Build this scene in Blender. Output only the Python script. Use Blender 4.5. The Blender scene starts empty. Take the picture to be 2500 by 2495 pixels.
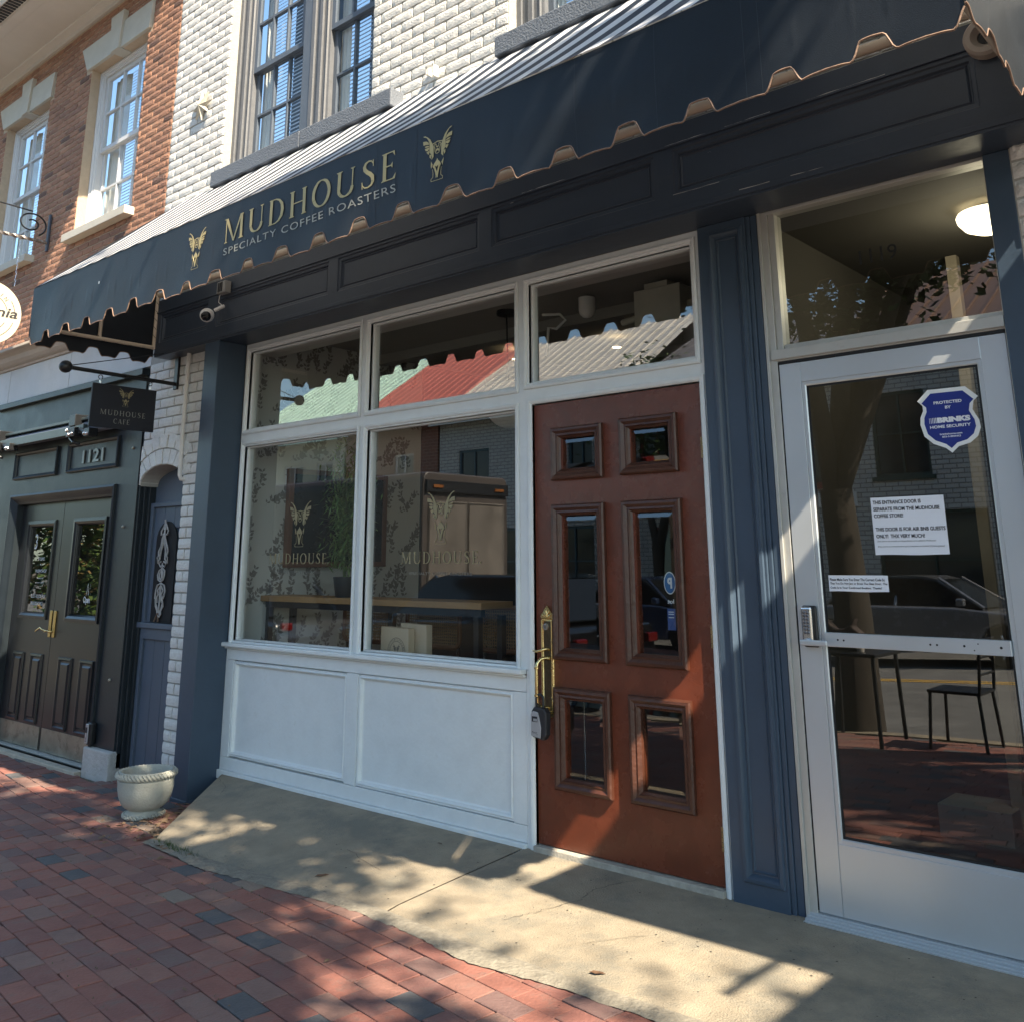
import bpy, bmesh, math, random
from mathutils import Vector, Matrix, noise
rad = math.radians
rng = random.Random(11)
sc = bpy.context.scene
COL = sc.collection

# ---------------------------------------------------------------- camera
YAW, PITCH, ROLL = -0.71822456, 0.24707078, -0.00485539
CAM = Vector((0.0, -4.0, 1.338))
cf = Vector((math.sin(YAW)*math.cos(PITCH), math.cos(YAW)*math.cos(PITCH), math.sin(PITCH)))
cr = cf.cross(Vector((0, 0, 1))).normalized(); cu_ = cr.cross(cf)
cr2 = math.cos(ROLL)*cr + math.sin(ROLL)*cu_
cu2 = -math.sin(ROLL)*cr + math.cos(ROLL)*cu_
camd = bpy.data.cameras.new("camera"); cam = bpy.data.objects.new("camera", camd)
COL.objects.link(cam)
mw = Matrix(((cr2.x, cu2.x, -cf.x, CAM.x), (cr2.y, cu2.y, -cf.y, CAM.y), (cr2.z, cu2.z, -cf.z, CAM.z), (0, 0, 0, 1)))
cam.matrix_world = mw
camd.sensor_width = 36.0; camd.lens = 36.0*2326.41/2500.0
camd.shift_y = -(1247.5-779.9)/2500.0
camd.clip_start = 0.05; camd.clip_end = 2000
sc.camera = cam

def proj(p):                       # pixel of a world point in the 2500 px photograph
    d = Vector(p)-CAM; w = cf.dot(d)
    if w < .01: return (-9e9, -9e9, w)
    return (1250+2326.41*cr2.dot(d)/w, 779.9-2326.41*cu2.dot(d)/w, w)

# ---------------------------------------------------------------- world, sun, exposure
SUNV = Vector((.874, -.258, 1.0)).normalized()
sun_el = math.asin(SUNV.z); sun_az = math.atan2(SUNV.x, SUNV.y)
w = bpy.data.worlds.new("World"); sc.world = w; w.use_nodes = True
nt = w.node_tree; bg = nt.nodes["Background"]
sky = nt.nodes.new("ShaderNodeTexSky"); sky.sky_type = 'NISHITA'; sky.sun_disc = False
sky.sun_elevation = sun_el; sky.sun_rotation = sun_az
sky.air_density = 1.0; sky.dust_density = 1.0; sky.ozone_density = 1.2
tint = nt.nodes.new("ShaderNodeVectorMath"); tint.operation = "MULTIPLY"; tint.inputs[1].default_value = (.90, 1.0, .97)
nt.links.new(sky.outputs[0], tint.inputs[0]); nt.links.new(tint.outputs[0], bg.inputs[0]); bg.inputs[1].default_value = 0.12
sd = bpy.data.lights.new("sun", 'SUN'); sd.energy = 5.0; sd.angle = rad(.53); sd.color = (1.0, .86, .67)
so = bpy.data.objects.new("sun", sd); COL.objects.link(so)
so.rotation_euler = (-SUNV).to_track_quat('-Z', 'Y').to_euler(); so.location = (8, -8, 12)
sc.view_settings.view_transform = 'Standard'; sc.view_settings.look = 'None'
sc.view_settings.exposure = 1.68; sc.view_settings.gamma = 1.0
try: sc.view_settings.use_curve_mapping = False
except Exception: pass
sc.render.engine = 'CYCLES'
sc.cycles.max_bounces = 9; sc.cycles.transparent_max_bounces = 12
sc.cycles.diffuse_bounces = 4; sc.cycles.glossy_bounces = 5

# ---------------------------------------------------------------- materials
MATS = {}
def mat(name, col, rough=.6, metal=0., var=.10, scale=6., bump=0., bscale=80., spec=.5, stain=None, stainscale=2., rnd_cols=None, emit=None, wave=None, coat=0):
    if name in MATS: return MATS[name]
    m = bpy.data.materials.new(name); m.use_nodes = True; t = m.node_tree; N = t.nodes; L = t.links
    b = N["Principled BSDF"]
    b.inputs["Roughness"].default_value = rough; b.inputs["Metallic"].default_value = metal
    b.inputs["Specular IOR Level"].default_value = spec
    if coat: b.inputs["Coat Weight"].default_value = coat
    tc = N.new("ShaderNodeTexCoord")
    if rnd_cols:
        oi = N.new("ShaderNodeObjectInfo"); at = N.new("ShaderNodeAttribute"); at.attribute_name = "rnd"
        ad = N.new("ShaderNodeMath"); ad.operation = 'ADD'; L.new(oi.outputs["Random"], ad.inputs[0]); L.new(at.outputs["Fac"], ad.inputs[1])
        fr = N.new("ShaderNodeMath"); fr.operation = 'FRACT'; L.new(ad.outputs[0], fr.inputs[0])
        rp = N.new("ShaderNodeValToRGB"); rp.color_ramp.interpolation = 'CONSTANT'
        e = rp.color_ramp.elements
        while len(e) > 1: e.remove(e[0])
        e[0].position = 0; e[0].color = (*rnd_cols[0][1], 1)
        for p, c in rnd_cols[1:]:
            k = e.new(p); k.color = (*c, 1)
        L.new(fr.outputs[0], rp.inputs[0]); base = rp.outputs[0]
    else:
        rgb = N.new("ShaderNodeRGB"); rgb.outputs[0].default_value = (*col, 1); base = rgb.outputs[0]
    n = N.new("ShaderNodeTexNoise"); n.inputs["Scale"].default_value = scale; n.inputs["Detail"].default_value = 8; n.inputs["Roughness"].default_value = .65
    geo = N.new("ShaderNodeNewGeometry")
    L.new(geo.outputs["Position"], n.inputs["Vector"])
    mr = N.new("ShaderNodeMapRange"); mr.inputs[1].default_value = .25; mr.inputs[2].default_value = .75
    mr.inputs[3].default_value = 1-var; mr.inputs[4].default_value = 1+var
    L.new(n.outputs["Fac"], mr.inputs[0])
    mx = N.new("ShaderNodeVectorMath"); mx.operation = 'SCALE'
    L.new(base, mx.inputs[0]); L.new(mr.outputs[0], mx.inputs["Scale"]); cur = mx.outputs[0]
    if stain:
        s = N.new("ShaderNodeTexNoise"); s.inputs["Scale"].default_value = stainscale; s.inputs["Detail"].default_value = 10; s.inputs["Roughness"].default_value = .72
        L.new(geo.outputs["Position"], s.inputs["Vector"])
        q = N.new("ShaderNodeMapRange"); q.inputs[1].default_value = stain[1]; q.inputs[2].default_value = stain[1]+.14; q.inputs[4].default_value = stain[2]
        L.new(s.outputs["Fac"], q.inputs[0])
        mm = N.new("ShaderNodeMix"); mm.data_type = 'RGBA'; L.new(q.outputs[0], mm.inputs[0]); L.new(cur, mm.inputs[6]); mm.inputs[7].default_value = (*stain[0], 1)
        cur = mm.outputs[2]
    L.new(cur, b.inputs["Base Color"])
    rr = N.new("ShaderNodeMapRange"); rr.inputs[3].default_value = max(0, rough-.08); rr.inputs[4].default_value = min(1, rough+.1)
    L.new(n.outputs["Fac"], rr.inputs[0]); L.new(rr.outputs[0], b.inputs["Roughness"])
    if bump:
        bn = N.new("ShaderNodeTexNoise"); bn.inputs["Scale"].default_value = bscale; bn.inputs["Detail"].default_value = 6
        L.new(geo.outputs["Position"], bn.inputs["Vector"])
        if wave:
            mp = N.new("ShaderNodeMapping"); mp.inputs["Scale"].default_value = wave
            L.new(geo.outputs["Position"], mp.inputs["Vector"]); L.new(mp.outputs[0], bn.inputs["Vector"])
        bp = N.new("ShaderNodeBump"); bp.inputs["Strength"].default_value = bump; bp.inputs["Distance"].default_value = .01
        L.new(bn.outputs["Fac"], bp.inputs["Height"]); L.new(bp.outputs[0], b.inputs["Normal"])
    if emit:
        b.inputs["Emission Color"].default_value = (*emit[0], 1); b.inputs["Emission Strength"].default_value = emit[1]
    MATS[name] = m; return m

def glass_mat(name, f0=.09, tint=(.93, .96, .95), rough=0.0, wob=0.0, wscale=1.2):
    if name in MATS: return MATS[name]
    m = bpy.data.materials.new(name); m.use_nodes = True; t = m.node_tree; N = t.nodes; L = t.links
    N.remove(N["Principled BSDF"]); out = N["Material Output"]
    tr = N.new("ShaderNodeBsdfTransparent"); tr.inputs[0].default_value = (*tint, 1)
    gl = N.new("ShaderNodeBsdfGlossy"); gl.inputs["Roughness"].default_value = rough; gl.inputs[0].default_value = (1, 1, 1, 1)
    lw = N.new("ShaderNodeLayerWeight"); lw.inputs[0].default_value = .5
    p = N.new("ShaderNodeMath"); p.operation = 'POWER'; p.inputs[1].default_value = 5; L.new(lw.outputs["Facing"], p.inputs[0])
    ma = N.new("ShaderNodeMath"); ma.operation = 'MULTIPLY_ADD'; ma.inputs[1].default_value = 1-f0; ma.inputs[2].default_value = f0; L.new(p.outputs[0], ma.inputs[0])
    mx = N.new("ShaderNodeMixShader"); L.new(ma.outputs[0], mx.inputs[0]); L.new(tr.outputs[0], mx.inputs[1]); L.new(gl.outputs[0], mx.inputs[2])
    if wob:
        n = N.new("ShaderNodeTexNoise"); n.inputs["Scale"].default_value = wscale; n.inputs["Detail"].default_value = 1
        g = N.new("ShaderNodeNewGeometry"); L.new(g.outputs["Position"], n.inputs["Vector"])
        bp = N.new("ShaderNodeBump"); bp.inputs["Strength"].default_value = wob; bp.inputs["Distance"].default_value = .01
        L.new(n.outputs["Fac"], bp.inputs["Height"]); L.new(bp.outputs[0], gl.inputs["Normal"])
    L.new(mx.outputs[0], out.inputs[0]); MATS[name] = m; return m

WHITE_PAINT = mat("white_paint", (.70, .745, .755), .45, var=.06, scale=9, bump=.12, bscale=40, stain=((.54, .55, .52), .58, .45), stainscale=9)
CREAM_PAINT = mat("cream_trim_paint", (.70, .67, .62), .5, var=.05, scale=9, bump=.06, bscale=50, stain=((.38, .34, .28), .62, .5), stainscale=6)
NAVY = mat("navy_paint", (.046, .072, .108), .38, var=.10, scale=5, bump=.10, bscale=35, stain=((.10, .11, .13), .66, .4), stainscale=6, spec=.45)
NAVY_FASCIA = mat("charcoal_navy_paint", (.038, .054, .078), .40, var=.14, scale=3, bump=.12, bscale=25, stain=((.09, .09, .085), .66, .5), stainscale=5)
DOOR_WOOD = mat("mahogany_stain", (.128, .031, .014), .26, var=.28, scale=5, bump=.25, bscale=60, wave=(60, 60, 6), spec=.5, stain=((.17, .075, .055), .60, .5), stainscale=4)
MOULD_WOOD = mat("weathered_mahogany", (.066, .024, .014), .36, var=.3, scale=14, bump=.3, bscale=70, stain=((.15, .09, .065), .60, .6), stainscale=16)
ALU = mat("satin_aluminium", (.585, .625, .655), .34, metal=.55, var=.03, scale=3, bump=.02, bscale=200, stain=((.45, .44, .41), .66, .35), stainscale=8)
ALU_FRAME = mat("aged_aluminium", (.50, .50, .47), .4, metal=.4, var=.08, scale=7, stain=((.30, .28, .24), .6, .5), stainscale=12)
BLACK = mat("black_metal", (.012, .013, .015), .38, var=.2, scale=20, bump=.05)
RUBBER = mat("black_gasket", (.008, .009, .010), .6)
BRASS = mat("polished_brass", (.72, .56, .27), .22, metal=1., var=.12, scale=30, bump=.12, bscale=120)
CHROME = mat("chrome", (.78, .79, .80), .15, metal=1., var=.05)
STEEL = mat("scuffed_steel", (.32, .32, .27), .38, metal=.8, var=.25, scale=6, stain=((.10, .09, .07), .52, .6), stainscale=9)
GOLD = mat("gold_print", (.50, .40, .19), .5, metal=.25, var=.12, scale=15)
GOLD_DULL = mat("dull_gold_print", (.30, .26, .15), .55, metal=.2, var=.06, scale=20)
GREY_PRINT = mat("pale_grey_print", (.42, .42, .38), .6, var=.05)
CONCRETE = mat("worn_concrete", (.275, .235, .172), .85, var=.22, scale=7, bump=.7, bscale=140, stain=((.165, .158, .130), .47, .75), stainscale=2.6)
MORTAR_S = mat("rough_mortar", (.215, .195, .155), .95, var=.35, scale=30, bump=.8, bscale=70)
STONE = mat("pale_stone", (.385, .385, .335), .8, var=.12, scale=12, bump=.4, bscale=90, stain=((.30, .31, .24), .58, .6), stainscale=7)
LIMESTONE = mat("limestone", (.50, .48, .42), .8, var=.08, scale=8, bump=.2, bscale=90)
WBRICK = mat("white_painted_brick", (.66, .65, .62), .6, var=.12, scale=40, bump=.75, bscale=85, stain=((.44, .42, .36), .60, .6), stainscale=4)
WMORTAR = mat("white_painted_joint", (.36, .35, .32), .8, var=.1, scale=20, bump=.4, bscale=60)
RBRICK = mat("red_brick", (1, 1, 1), .85, var=.25, scale=22, bump=.9, bscale=60,
             rnd_cols=[(0, (.30, .155, .100)), (.22, (.34, .175, .112)), (.42, (.27, .140, .094)), (.6, (.37, .195, .122)), (.76, (.32, .165, .105)), (.93, (.15, .085, .065)), (.97, (.26, .14, .10))])
RMORTAR = mat("tan_mortar", (.50, .39, .28), .95, var=.12, scale=15, bump=.4, bscale=80)
PAVER = mat("paving_brick", (1, 1, 1), .8, var=.22, scale=9, bump=.5, bscale=75, stain=((.13, .105, .09), .52, .6), stainscale=9,
            rnd_cols=[(0, (.225, .092, .070)), (.16, (.255, .104, .078)), (.30, (.200, .084, .068)), (.45, (.23, .112, .088)), (.58, (.180, .086, .074)), (.70, (.205, .120, .098)), (.81, (.085, .085, .090)), (.90, (.215, .165, .130)), (.93, (.15, .088, .080))])
DIRT = mat("sandy_dirt", (.125, .105, .075), .95, var=.45, scale=22, bump=.8, bscale=60, stain=((.05, .065, .022), .55, .7), stainscale=5)
ASPHALT = mat("asphalt", (.125, .125, .120), .9, var=.35, scale=1.6, bump=.5, bscale=120)
FABRIC = mat("navy_awning_cloth", (.0125, .0168, .0230), .45, var=.22, scale=2.2, bump=.12, bscale=300, spec=.35)
BINDING = mat("tan_edge_binding", (.24, .155, .11), .7, var=.3, scale=60, bump=.3)
PIPE_TAN = mat("tan_painted_pipe", (.62, .52, .40), .5, var=.08)
WHITE_PLASTIC = mat("white_plastic", (.75, .75, .73), .4, var=.02)
PAPER = mat("white_paper", (.80, .82, .86), .7, var=.01)
INK = mat("black_ink", (.02, .02, .025), .7)
BRINKBLUE = mat("deep_blue_print", (.012, .028, .22), .35)
MIDBLUE = mat("bright_blue_print", (.03, .16, .42), .4)
GREEN_PAINT = mat("dark_green_paint", (.0125, .0185, .0235), .42, var=.10, scale=6, bump=.08, bscale=40, stain=((.05, .055, .05), .64, .4))
GATE_PAINT = mat("slate_blue_paint", (.078, .103, .140), .5, var=.09, scale=6, bump=.12, bscale=40, stain=((.17, .18, .19), .64, .4), stainscale=7)
SILL_PAINT = mat("grey_stucco_paint", (.125, .140, .165), .6, var=.1, scale=8, bump=.7, bscale=75)
WIN_PAINT = mat("grey_window_paint", (.125, .13, .14), .5, var=.14, scale=14, bump=.2, bscale=60, wave=(60, 60, 6))
DARKBLUE_SASH = mat("dark_blue_sash_paint", (.085, .105, .135), .5, var=.1)
WHITE_SASH = mat("white_sash_paint", (.60, .61, .62), .45, var=.04)
BLIND = mat("white_blind", (.70, .72, .76), .5, var=.02)
CURTAIN = mat("white_curtain", (.72, .70, .64), .8, var=.05)
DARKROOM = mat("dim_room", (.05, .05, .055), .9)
GLASS = glass_mat("window_glass", .155, wob=.03, wscale=1.6)
GLASS_UP = glass_mat("old_window_glass", .055, tint=(.90, .94, .96), wob=.10, wscale=2.5)
GLASS_DARK = glass_mat("tinted_door_glass", .14, tint=(.60, .64, .60), wob=.02)

# ---------------------------------------------------------------- mesh builder
class MB:
    def __init__(s): s.v = []; s.f = []; s.r = []; s.sm = False
    def add(s, vs, fs, r=0.):
        o = len(s.v); s.v += [tuple(p) for p in vs]; s.f += [tuple(i+o for i in q) for q in fs]; s.r += [r]*len(fs); return s
    def box(s, x0, x1, y0, y1, z0, z1, r=0.):
        return s.add([(x0,y0,z0),(x1,y0,z0),(x1,y1,z0),(x0,y1,z0),(x0,y0,z1),(x1,y0,z1),(x1,y1,z1),(x0,y1,z1)],
                     [(0,3,2,1),(4,5,6,7),(0,1,5,4),(1,2,6,5),(2,3,7,6),(3,0,4,7)], r)
    def ring(s, x0, x1, z0, z1, prof, fill=False):
        "mitred moulding: rectangle loops, prof = [(inset, y)...]"
        vs = []
        for d, y in prof: vs += [(x0+d,y,z0+d),(x1-d,y,z0+d),(x1-d,y,z1-d),(x0+d,y,z1-d)]
        fs = []
        for k in range(len(prof)-1):
            for i in range(4):
                j = (i+1) % 4; fs.append((4*k+i, 4*k+j, 4*k+4+j, 4*k+4+i))
        if fill: k = 4*(len(prof)-1); fs.append((k, k+1, k+2, k+3))
        return s.add(vs, fs)
    def plate(s, x0, x1, z0, z1, y0, y1, holes):
        "board with rectangular holes, front y0, back y1"
        xs = sorted({x0, x1, *[h[0] for h in holes], *[h[1] for h in holes]}); zs = sorted({z0, z1, *[h[2] for h in holes], *[h[3] for h in holes]})
        nx, nz = len(xs), len(zs)
        vs = [(x, y, z) for y in (y0, y1) for z in zs for x in xs]; I = lambda k, j, i: k*nx*nz+j*nx+i
        solid = lambda i, j: 0 <= i < nx-1 and 0 <= j < nz-1 and not any(h[0]-1e-6 <= xs[i] and xs[i+1] <= h[1]+1e-6 and h[2]-1e-6 <= zs[j] and zs[j+1] <= h[3]+1e-6 for h in holes)
        fs = []
        for i in range(nx-1):
            for j in range(nz-1):
                if not solid(i, j): continue
                fs += [(I(0,j,i), I(0,j,i+1), I(0,j+1,i+1), I(0,j+1,i)), (I(1,j,i), I(1,j+1,i), I(1,j+1,i+1), I(1,j,i+1))]
                if not solid(i-1, j): fs.append((I(0,j,i), I(0,j+1,i), I(1,j+1,i), I(1,j,i)))
                if not solid(i+1, j): fs.append((I(0,j,i+1), I(1,j,i+1), I(1,j+1,i+1), I(0,j+1,i+1)))
                if not solid(i, j-1): fs.append((I(0,j,i), I(1,j,i), I(1,j,i+1), I(0,j,i+1)))
                if not solid(i, j+1): fs.append((I(0,j+1,i), I(0,j+1,i+1), I(1,j+1,i+1), I(1,j+1,i)))
        return s.add(vs, fs)
    def tube(s, pts, r, n=8, closed=False, cap=True):
        pts = [Vector(p) for p in pts]; m = len(pts); vs = []; fs = []
        rr = r if isinstance(r, (list, tuple)) else [r]*m
        up = None
        for i, p in enumerate(pts):
            a = pts[(i-1) % m] if (closed or i > 0) else p; b = pts[(i+1) % m] if (closed or i < m-1) else p
            t = (b-a).normalized()
            if up is None: up = Vector((0, 0, 1)) if abs(t.z) < .9 else Vector((1, 0, 0))
            u = (up-t*up.dot(t)); u = u.normalized() if u.length > 1e-5 else t.orthogonal().normalized(); up = u; v = t.cross(u)
            for k in range(n):
                an = 2*math.pi*k/n; vs.append(p+(u*math.cos(an)+v*math.sin(an))*rr[i])
        for i in range(m if closed else m-1):
            for k in range(n):
                j = (i+1) % m; fs.append((i*n+k, i*n+(k+1) % n, j*n+(k+1) % n, j*n+k))
        if cap and not closed: fs.append(tuple(range(n))[::-1]); fs.append(tuple((m-1)*n+k for k in range(n)))
        return s.add(vs, fs)
    def lathe(s, prof, c=(0,0,0), n=32, axis='z', wob=None):
        vs = []; fs = []; m = len(prof)
        for k in range(n):
            a = 2*math.pi*k/n
            for i, (r, h) in enumerate(prof):
                q = r+(wob(a, h, i) if wob else 0)
                if axis == 'z': vs.append((c[0]+q*math.cos(a), c[1]+q*math.sin(a), c[2]+h))
                elif axis == 'y': vs.append((c[0]+q*math.cos(a), c[1]+h, c[2]+q*math.sin(a)))
                else: vs.append((c[0]+h, c[1]+q*math.cos(a), c[2]+q*math.sin(a)))
        for k in range(n):
            for i in range(m-1):
                j = (k+1) % n; fs.append((k*m+i, j*m+i, j*m+i+1, k*m+i+1))
        return s.add(vs, fs)
    def prism(s, poly, f0, f1):
        "f0,f1 map 2D point -> 3D for the two caps"
        n = len(poly); vs = [f0(*p) for p in poly]+[f1(*p) for p in poly]
        fs = [tuple(range(n)), tuple(range(2*n-1, n-1, -1))]+[(i, i+n, (i+1) % n+n, (i+1) % n) for i in range(n)]
        return s.add(vs, fs)
    def poly(s, pts): return s.add(pts, [tuple(range(len(pts)))])
    def build(s, name, m, parent=None, loc=None, smooth=False, bevel=0, bseg=2, local=False, **tags):
        me = bpy.data.meshes.new(name); me.from_pydata(s.v, [], s.f)
        bm = bmesh.new(); bm.from_mesh(me); bmesh.ops.recalc_face_normals(bm, faces=bm.faces); bm.to_mesh(me); bm.free()
        if any(s.r):
            at = me.attributes.new("rnd", 'FLOAT', 'FACE')
            for i, q in enumerate(s.r): at.data[i].value = q
        if m: me.materials.append(m)
        o = bpy.data.objects.new(name, me); COL.objects.link(o)
        if parent: attach(o, parent, local)
        if loc: o.location = loc
        if smooth: shade(me, smooth if smooth is not True else 40)
        if bevel:
            b = o.modifiers.new("bevel", 'BEVEL'); b.width = bevel; b.segments = bseg; b.limit_method = 'ANGLE'; b.angle_limit = rad(40); b.harden_normals = False
        tag(o, **tags); return o

def shade(me, ang=40):
    me.polygons.foreach_set("use_smooth", [True]*len(me.polygons))
    bm = bmesh.new(); bm.from_mesh(me)
    for e in bm.edges:
        if len(e.link_faces) == 2 and e.calc_face_angle(0) > rad(ang): e.smooth = False
    bm.to_mesh(me); bm.free()
def tag(o, label=None, cat=None, group=None, kind=None):
    if label: o["label"] = label
    if cat: o["category"] = cat
    if group: o["group"] = group
    if kind: o["kind"] = kind
    return o
def attach(o, p, local=False):
    o.parent = p
    if not local and p.type == 'EMPTY': o.matrix_parent_inverse = Matrix.Translation(-Vector(p.location))
def thing(name, label, cat, loc=(0,0,0), group=None, rz=0):
    o = bpy.data.objects.new(name, None); COL.objects.link(o); o.location = loc; o.rotation_euler = (0,0,rz); o.empty_display_size = .1
    return tag(o, label, cat, group)
def copy_tree(o, parent=None, recurse=True):
    c = o.copy(); COL.objects.link(c)
    if parent: c.parent = parent
    for ch in list(o.children): copy_tree(ch, c)
    return c

# ---------------------------------------------------------------- lettering
def text_mb(mb, body, x0, x1, z0, z1, place, bold=0, fixed=None, space=1.0):
    "flat default-font lettering fitted to the box; place(u,v)->3D"
    cu = bpy.data.curves.new("t", 'FONT'); cu.body = body; cu.offset = bold; cu.space_character = space; cu.resolution_u = 3
    ob = bpy.data.objects.new("t", cu); COL.objects.link(ob)
    dg = bpy.context.evaluated_depsgraph_get(); me = bpy.data.meshes.new_from_object(ob.evaluated_get(dg))
    vs = [v.co.copy() for v in me.vertices]; fs = [tuple(p.vertices) for p in me.polygons]
    bpy.data.objects.remove(ob); bpy.data.meshes.remove(me); bpy.data.curves.remove(cu)
    if not vs: return
    a, b = min(v.x for v in vs), max(v.x for v in vs); c, d = min(v.y for v in vs), max(v.y for v in vs)
    if x1 is None: x1 = x0+(b-a)/(d-c)*(z1-z0)
    mb.add([place(x0+(v.x-a)/(b-a)*(x1-x0), z0+(v.y-c)/max(d-c, 1e-6)*(z1-z0)) for v in vs], fs)

def strip(pts):                     # pts=[(x,z,width)] -> quads
    out = []; L = []
    for i, (x, z, w_) in enumerate(pts):
        a = pts[max(i-1, 0)]; b = pts[min(i+1, len(pts)-1)]; dx, dz = b[0]-a[0], b[1]-a[1]; l = math.hypot(dx, dz) or 1
        nx, nz = -dz/l, dx/l; L.append(((x+nx*w_/2, z+nz*w_/2), (x-nx*w_/2, z-nz*w_/2)))
    for i in range(len(L)-1): out.append([L[i][0], L[i][1], L[i+1][1], L[i+1][0]])
    return out
def stem(x, w_, z0, z1, s0=.05, s1=.05):
    P = [[(x, z0), (x+w_, z0), (x+w_, z1), (x, z1)]]
    for z, s, d in ((z0, s0, 1), (z1, s1, -1)):
        if s: P.append([(x-s, z), (x+w_+s, z), (x+w_+s, z+.018*d), (x+w_, z+.06*d), (x, z+.06*d), (x-s, z+.018*d)])
    return P
def arc(cx, cz, rx, rz, a0, a1, w0, w1, n=14):
    "width w0 at the sides, w1 at top/bottom"
    return strip([(cx+rx*math.cos(a), cz+rz*math.sin(a), abs(math.cos(a))*w0+abs(math.sin(a))*w1) for a in [rad(a0+(a1-a0)*i/n) for i in range(n+1)]])
def serif(ch):                      # capital letters, height 1; returns (polygons, width)
    T, t = .13, .045
    if ch == 'M': return (stem(.06, t, 0, 1, .06, 0)+[[(.03, 1), (.17, 1), (.50, .12), (.50, .0), (.46, .0)], [(.50, .0), (.50, .14), (.83, 1), (.90, 1), (.90, .98), (.53, .0)]]+stem(.84, T, 0, 1, .06, .03)+[[(-.02, 1), (.1, 1), (.1, .975), (-.02, .975)]], 1.05)
    if ch == 'U': return (stem(.06, T, .32, 1, 0, .06)+stem(.66, t, .32, 1, 0, .07)+arc(.404, .33, .28, .31, 180, 360, .11, .05), .80)
    if ch == 'D': return (stem(.06, T, 0, 1, .05, .05)+strip([(.12, .985, .035), (.34, .975, .05), (.50, .90, .08), (.63, .72, .125), (.665, .5, .14), (.63, .28, .125), (.50, .10, .08), (.34, .025, .05), (.12, .015, .035)]), .76)
    if ch == 'H': return (stem(.06, T, 0, 1)+stem(.62, T, 0, 1)+[[(.15, .49), (.66, .49), (.66, .535), (.15, .535)]], .81)
    if ch == 'O': return (arc(.42, .5, .355, .49, 0, 360, .125, .045, 32), .84)
    if ch == 'S': return (strip([(.47, .80, .02), (.455, .86, .03), (.40, .945, .05), (.28, .975, .06), (.165, .93, .09), (.115, .82, .125), (.14, .70, .13), (.24, .585, .135), (.36, .49, .14), (.455, .37, .135), (.475, .22, .12), (.41, .085, .08), (.28, .03, .055), (.15, .055, .045), (.075, .14, .03), (.055, .22, .02)])+[[(.45, .98), (.48, .98), (.49, .74), (.46, .74)], [(.045, .02), (.075, .02), (.06, .28), (.03, .28)]], .56)
    if ch == 'E': return (stem(.06, T, 0, 1, .05, .05)+[[(.1, .96), (.50, .96), (.50, 1), (.1, 1)], [(.42, .96), (.52, .80), (.50, 1), (.42, 1)], [(.1, .485), (.42, .485), (.42, .53), (.1, .53)], [(.36, .51), (.43, .40), (.43, .62)], [(.1, 0), (.52, 0), (.52, .04), (.1, .04)], [(.44, .04), (.56, .20), (.53, 0), (.44, 0)]], .60)
    if ch == 'C': return (arc(.42, .5, .34, .485, 48, 312, .12, .045, 24)+[[(.63, .98), (.67, .98), (.67, .74), (.64, .74)]], .74)
    if ch == 'A': return (strip([(.06, 0, .04), (.36, 1, .04)])+strip([(.34, 1, .12), (.66, 0, .14)])+[[(.15, .32), (.54, .32), (.54, .36), (.15, .36)], [(-.02, 0), (.14, 0), (.14, .025), (-.02, .025)], [(.55, 0), (.78, 0), (.78, .025), (.55, .025)]], .78)
    if ch == 'F': return (stem(.06, T, 0, 1)+[[(.1, .96), (.50, .96), (.50, 1), (.1, 1)], [(.42, .96), (.52, .80), (.50, 1), (.42, 1)], [(.1, .485), (.42, .485), (.42, .53), (.1, .53)]], .56)
    if ch == "'": return ([[(-.52, 1.07), (-.44, 1.07), (-.28, 1.25), (-.38, 1.25)]], 0)
    return ([], .3)
def serif_mb(mb, word, x0, x1, z0, z1, place, sp=.2):
    tot = sum(serif(c)[1] for c in word)+sp*(len(word)-1); k = (x1-x0)/tot; x = 0; n = 0
    for c in word:
        P, wd = serif(c)
        for p in P:
            n += 1; mb.poly([place(x0+(x+a)*k, z0+b*(z1-z0), n % 7) for a, b in p])
        x += wd+sp
HALF = [  # one half of the winged beast emblem, traced flat; mirrored about x=735
 [(432,200),(470,200),(530,260),(580,330),(615,420),(640,490),(655,560),(655,790),(612,855),(620,780),(600,700),(570,650),(565,560),(570,480),(560,400),(535,320),(495,250),(440,215)],
 [(430,325),(500,345),(545,390),(560,450),(480,425),(437,425)], [(462,462),(520,460),(560,485),(560,505),(500,500),(475,485)],
 [(468,520),(560,520),(562,560),(530,595),(490,580)], [(505,625),(560,600),(570,650),(550,700)], [(572,700),(605,725),(600,820),(570,770)],
 [(620,465),(680,450),(736,432),(736,455),(690,470),(640,485)], [(660,505),(690,480),(712,500),(712,545),(700,545),(698,510),(685,500),(668,530)],
 [(650,520),(665,520),(690,600),(690,660),(705,715),(736,735),(736,748),(698,728),(678,665),(675,605)],
 [(736,560),(705,545),(712,575),(736,600)], [(736,612),(712,625),(700,650),(702,690),(716,690),(714,668),(736,668)],
 [(736,850),(722,900),(690,945),(665,990),(648,1040),(680,1100),(700,1200),(712,1280),(712,1330),(728,1330),(736,1250),(736,1190),(712,1100),(703,1040),(720,1048),(736,1075)],
 [(605,880),(612,910),(625,935),(645,985),(638,1010),(618,1075),(608,1010),(605,940)],
 [(640,1100),(648,1100),(660,1200),(660,1290),(640,1322),(612,1345),(606,1338),(636,1308),(649,1285),(650,1200)],
 [(612,1350),(622,1350),(628,1386),(736,1389),(736,1399),(618,1397)]]
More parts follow.
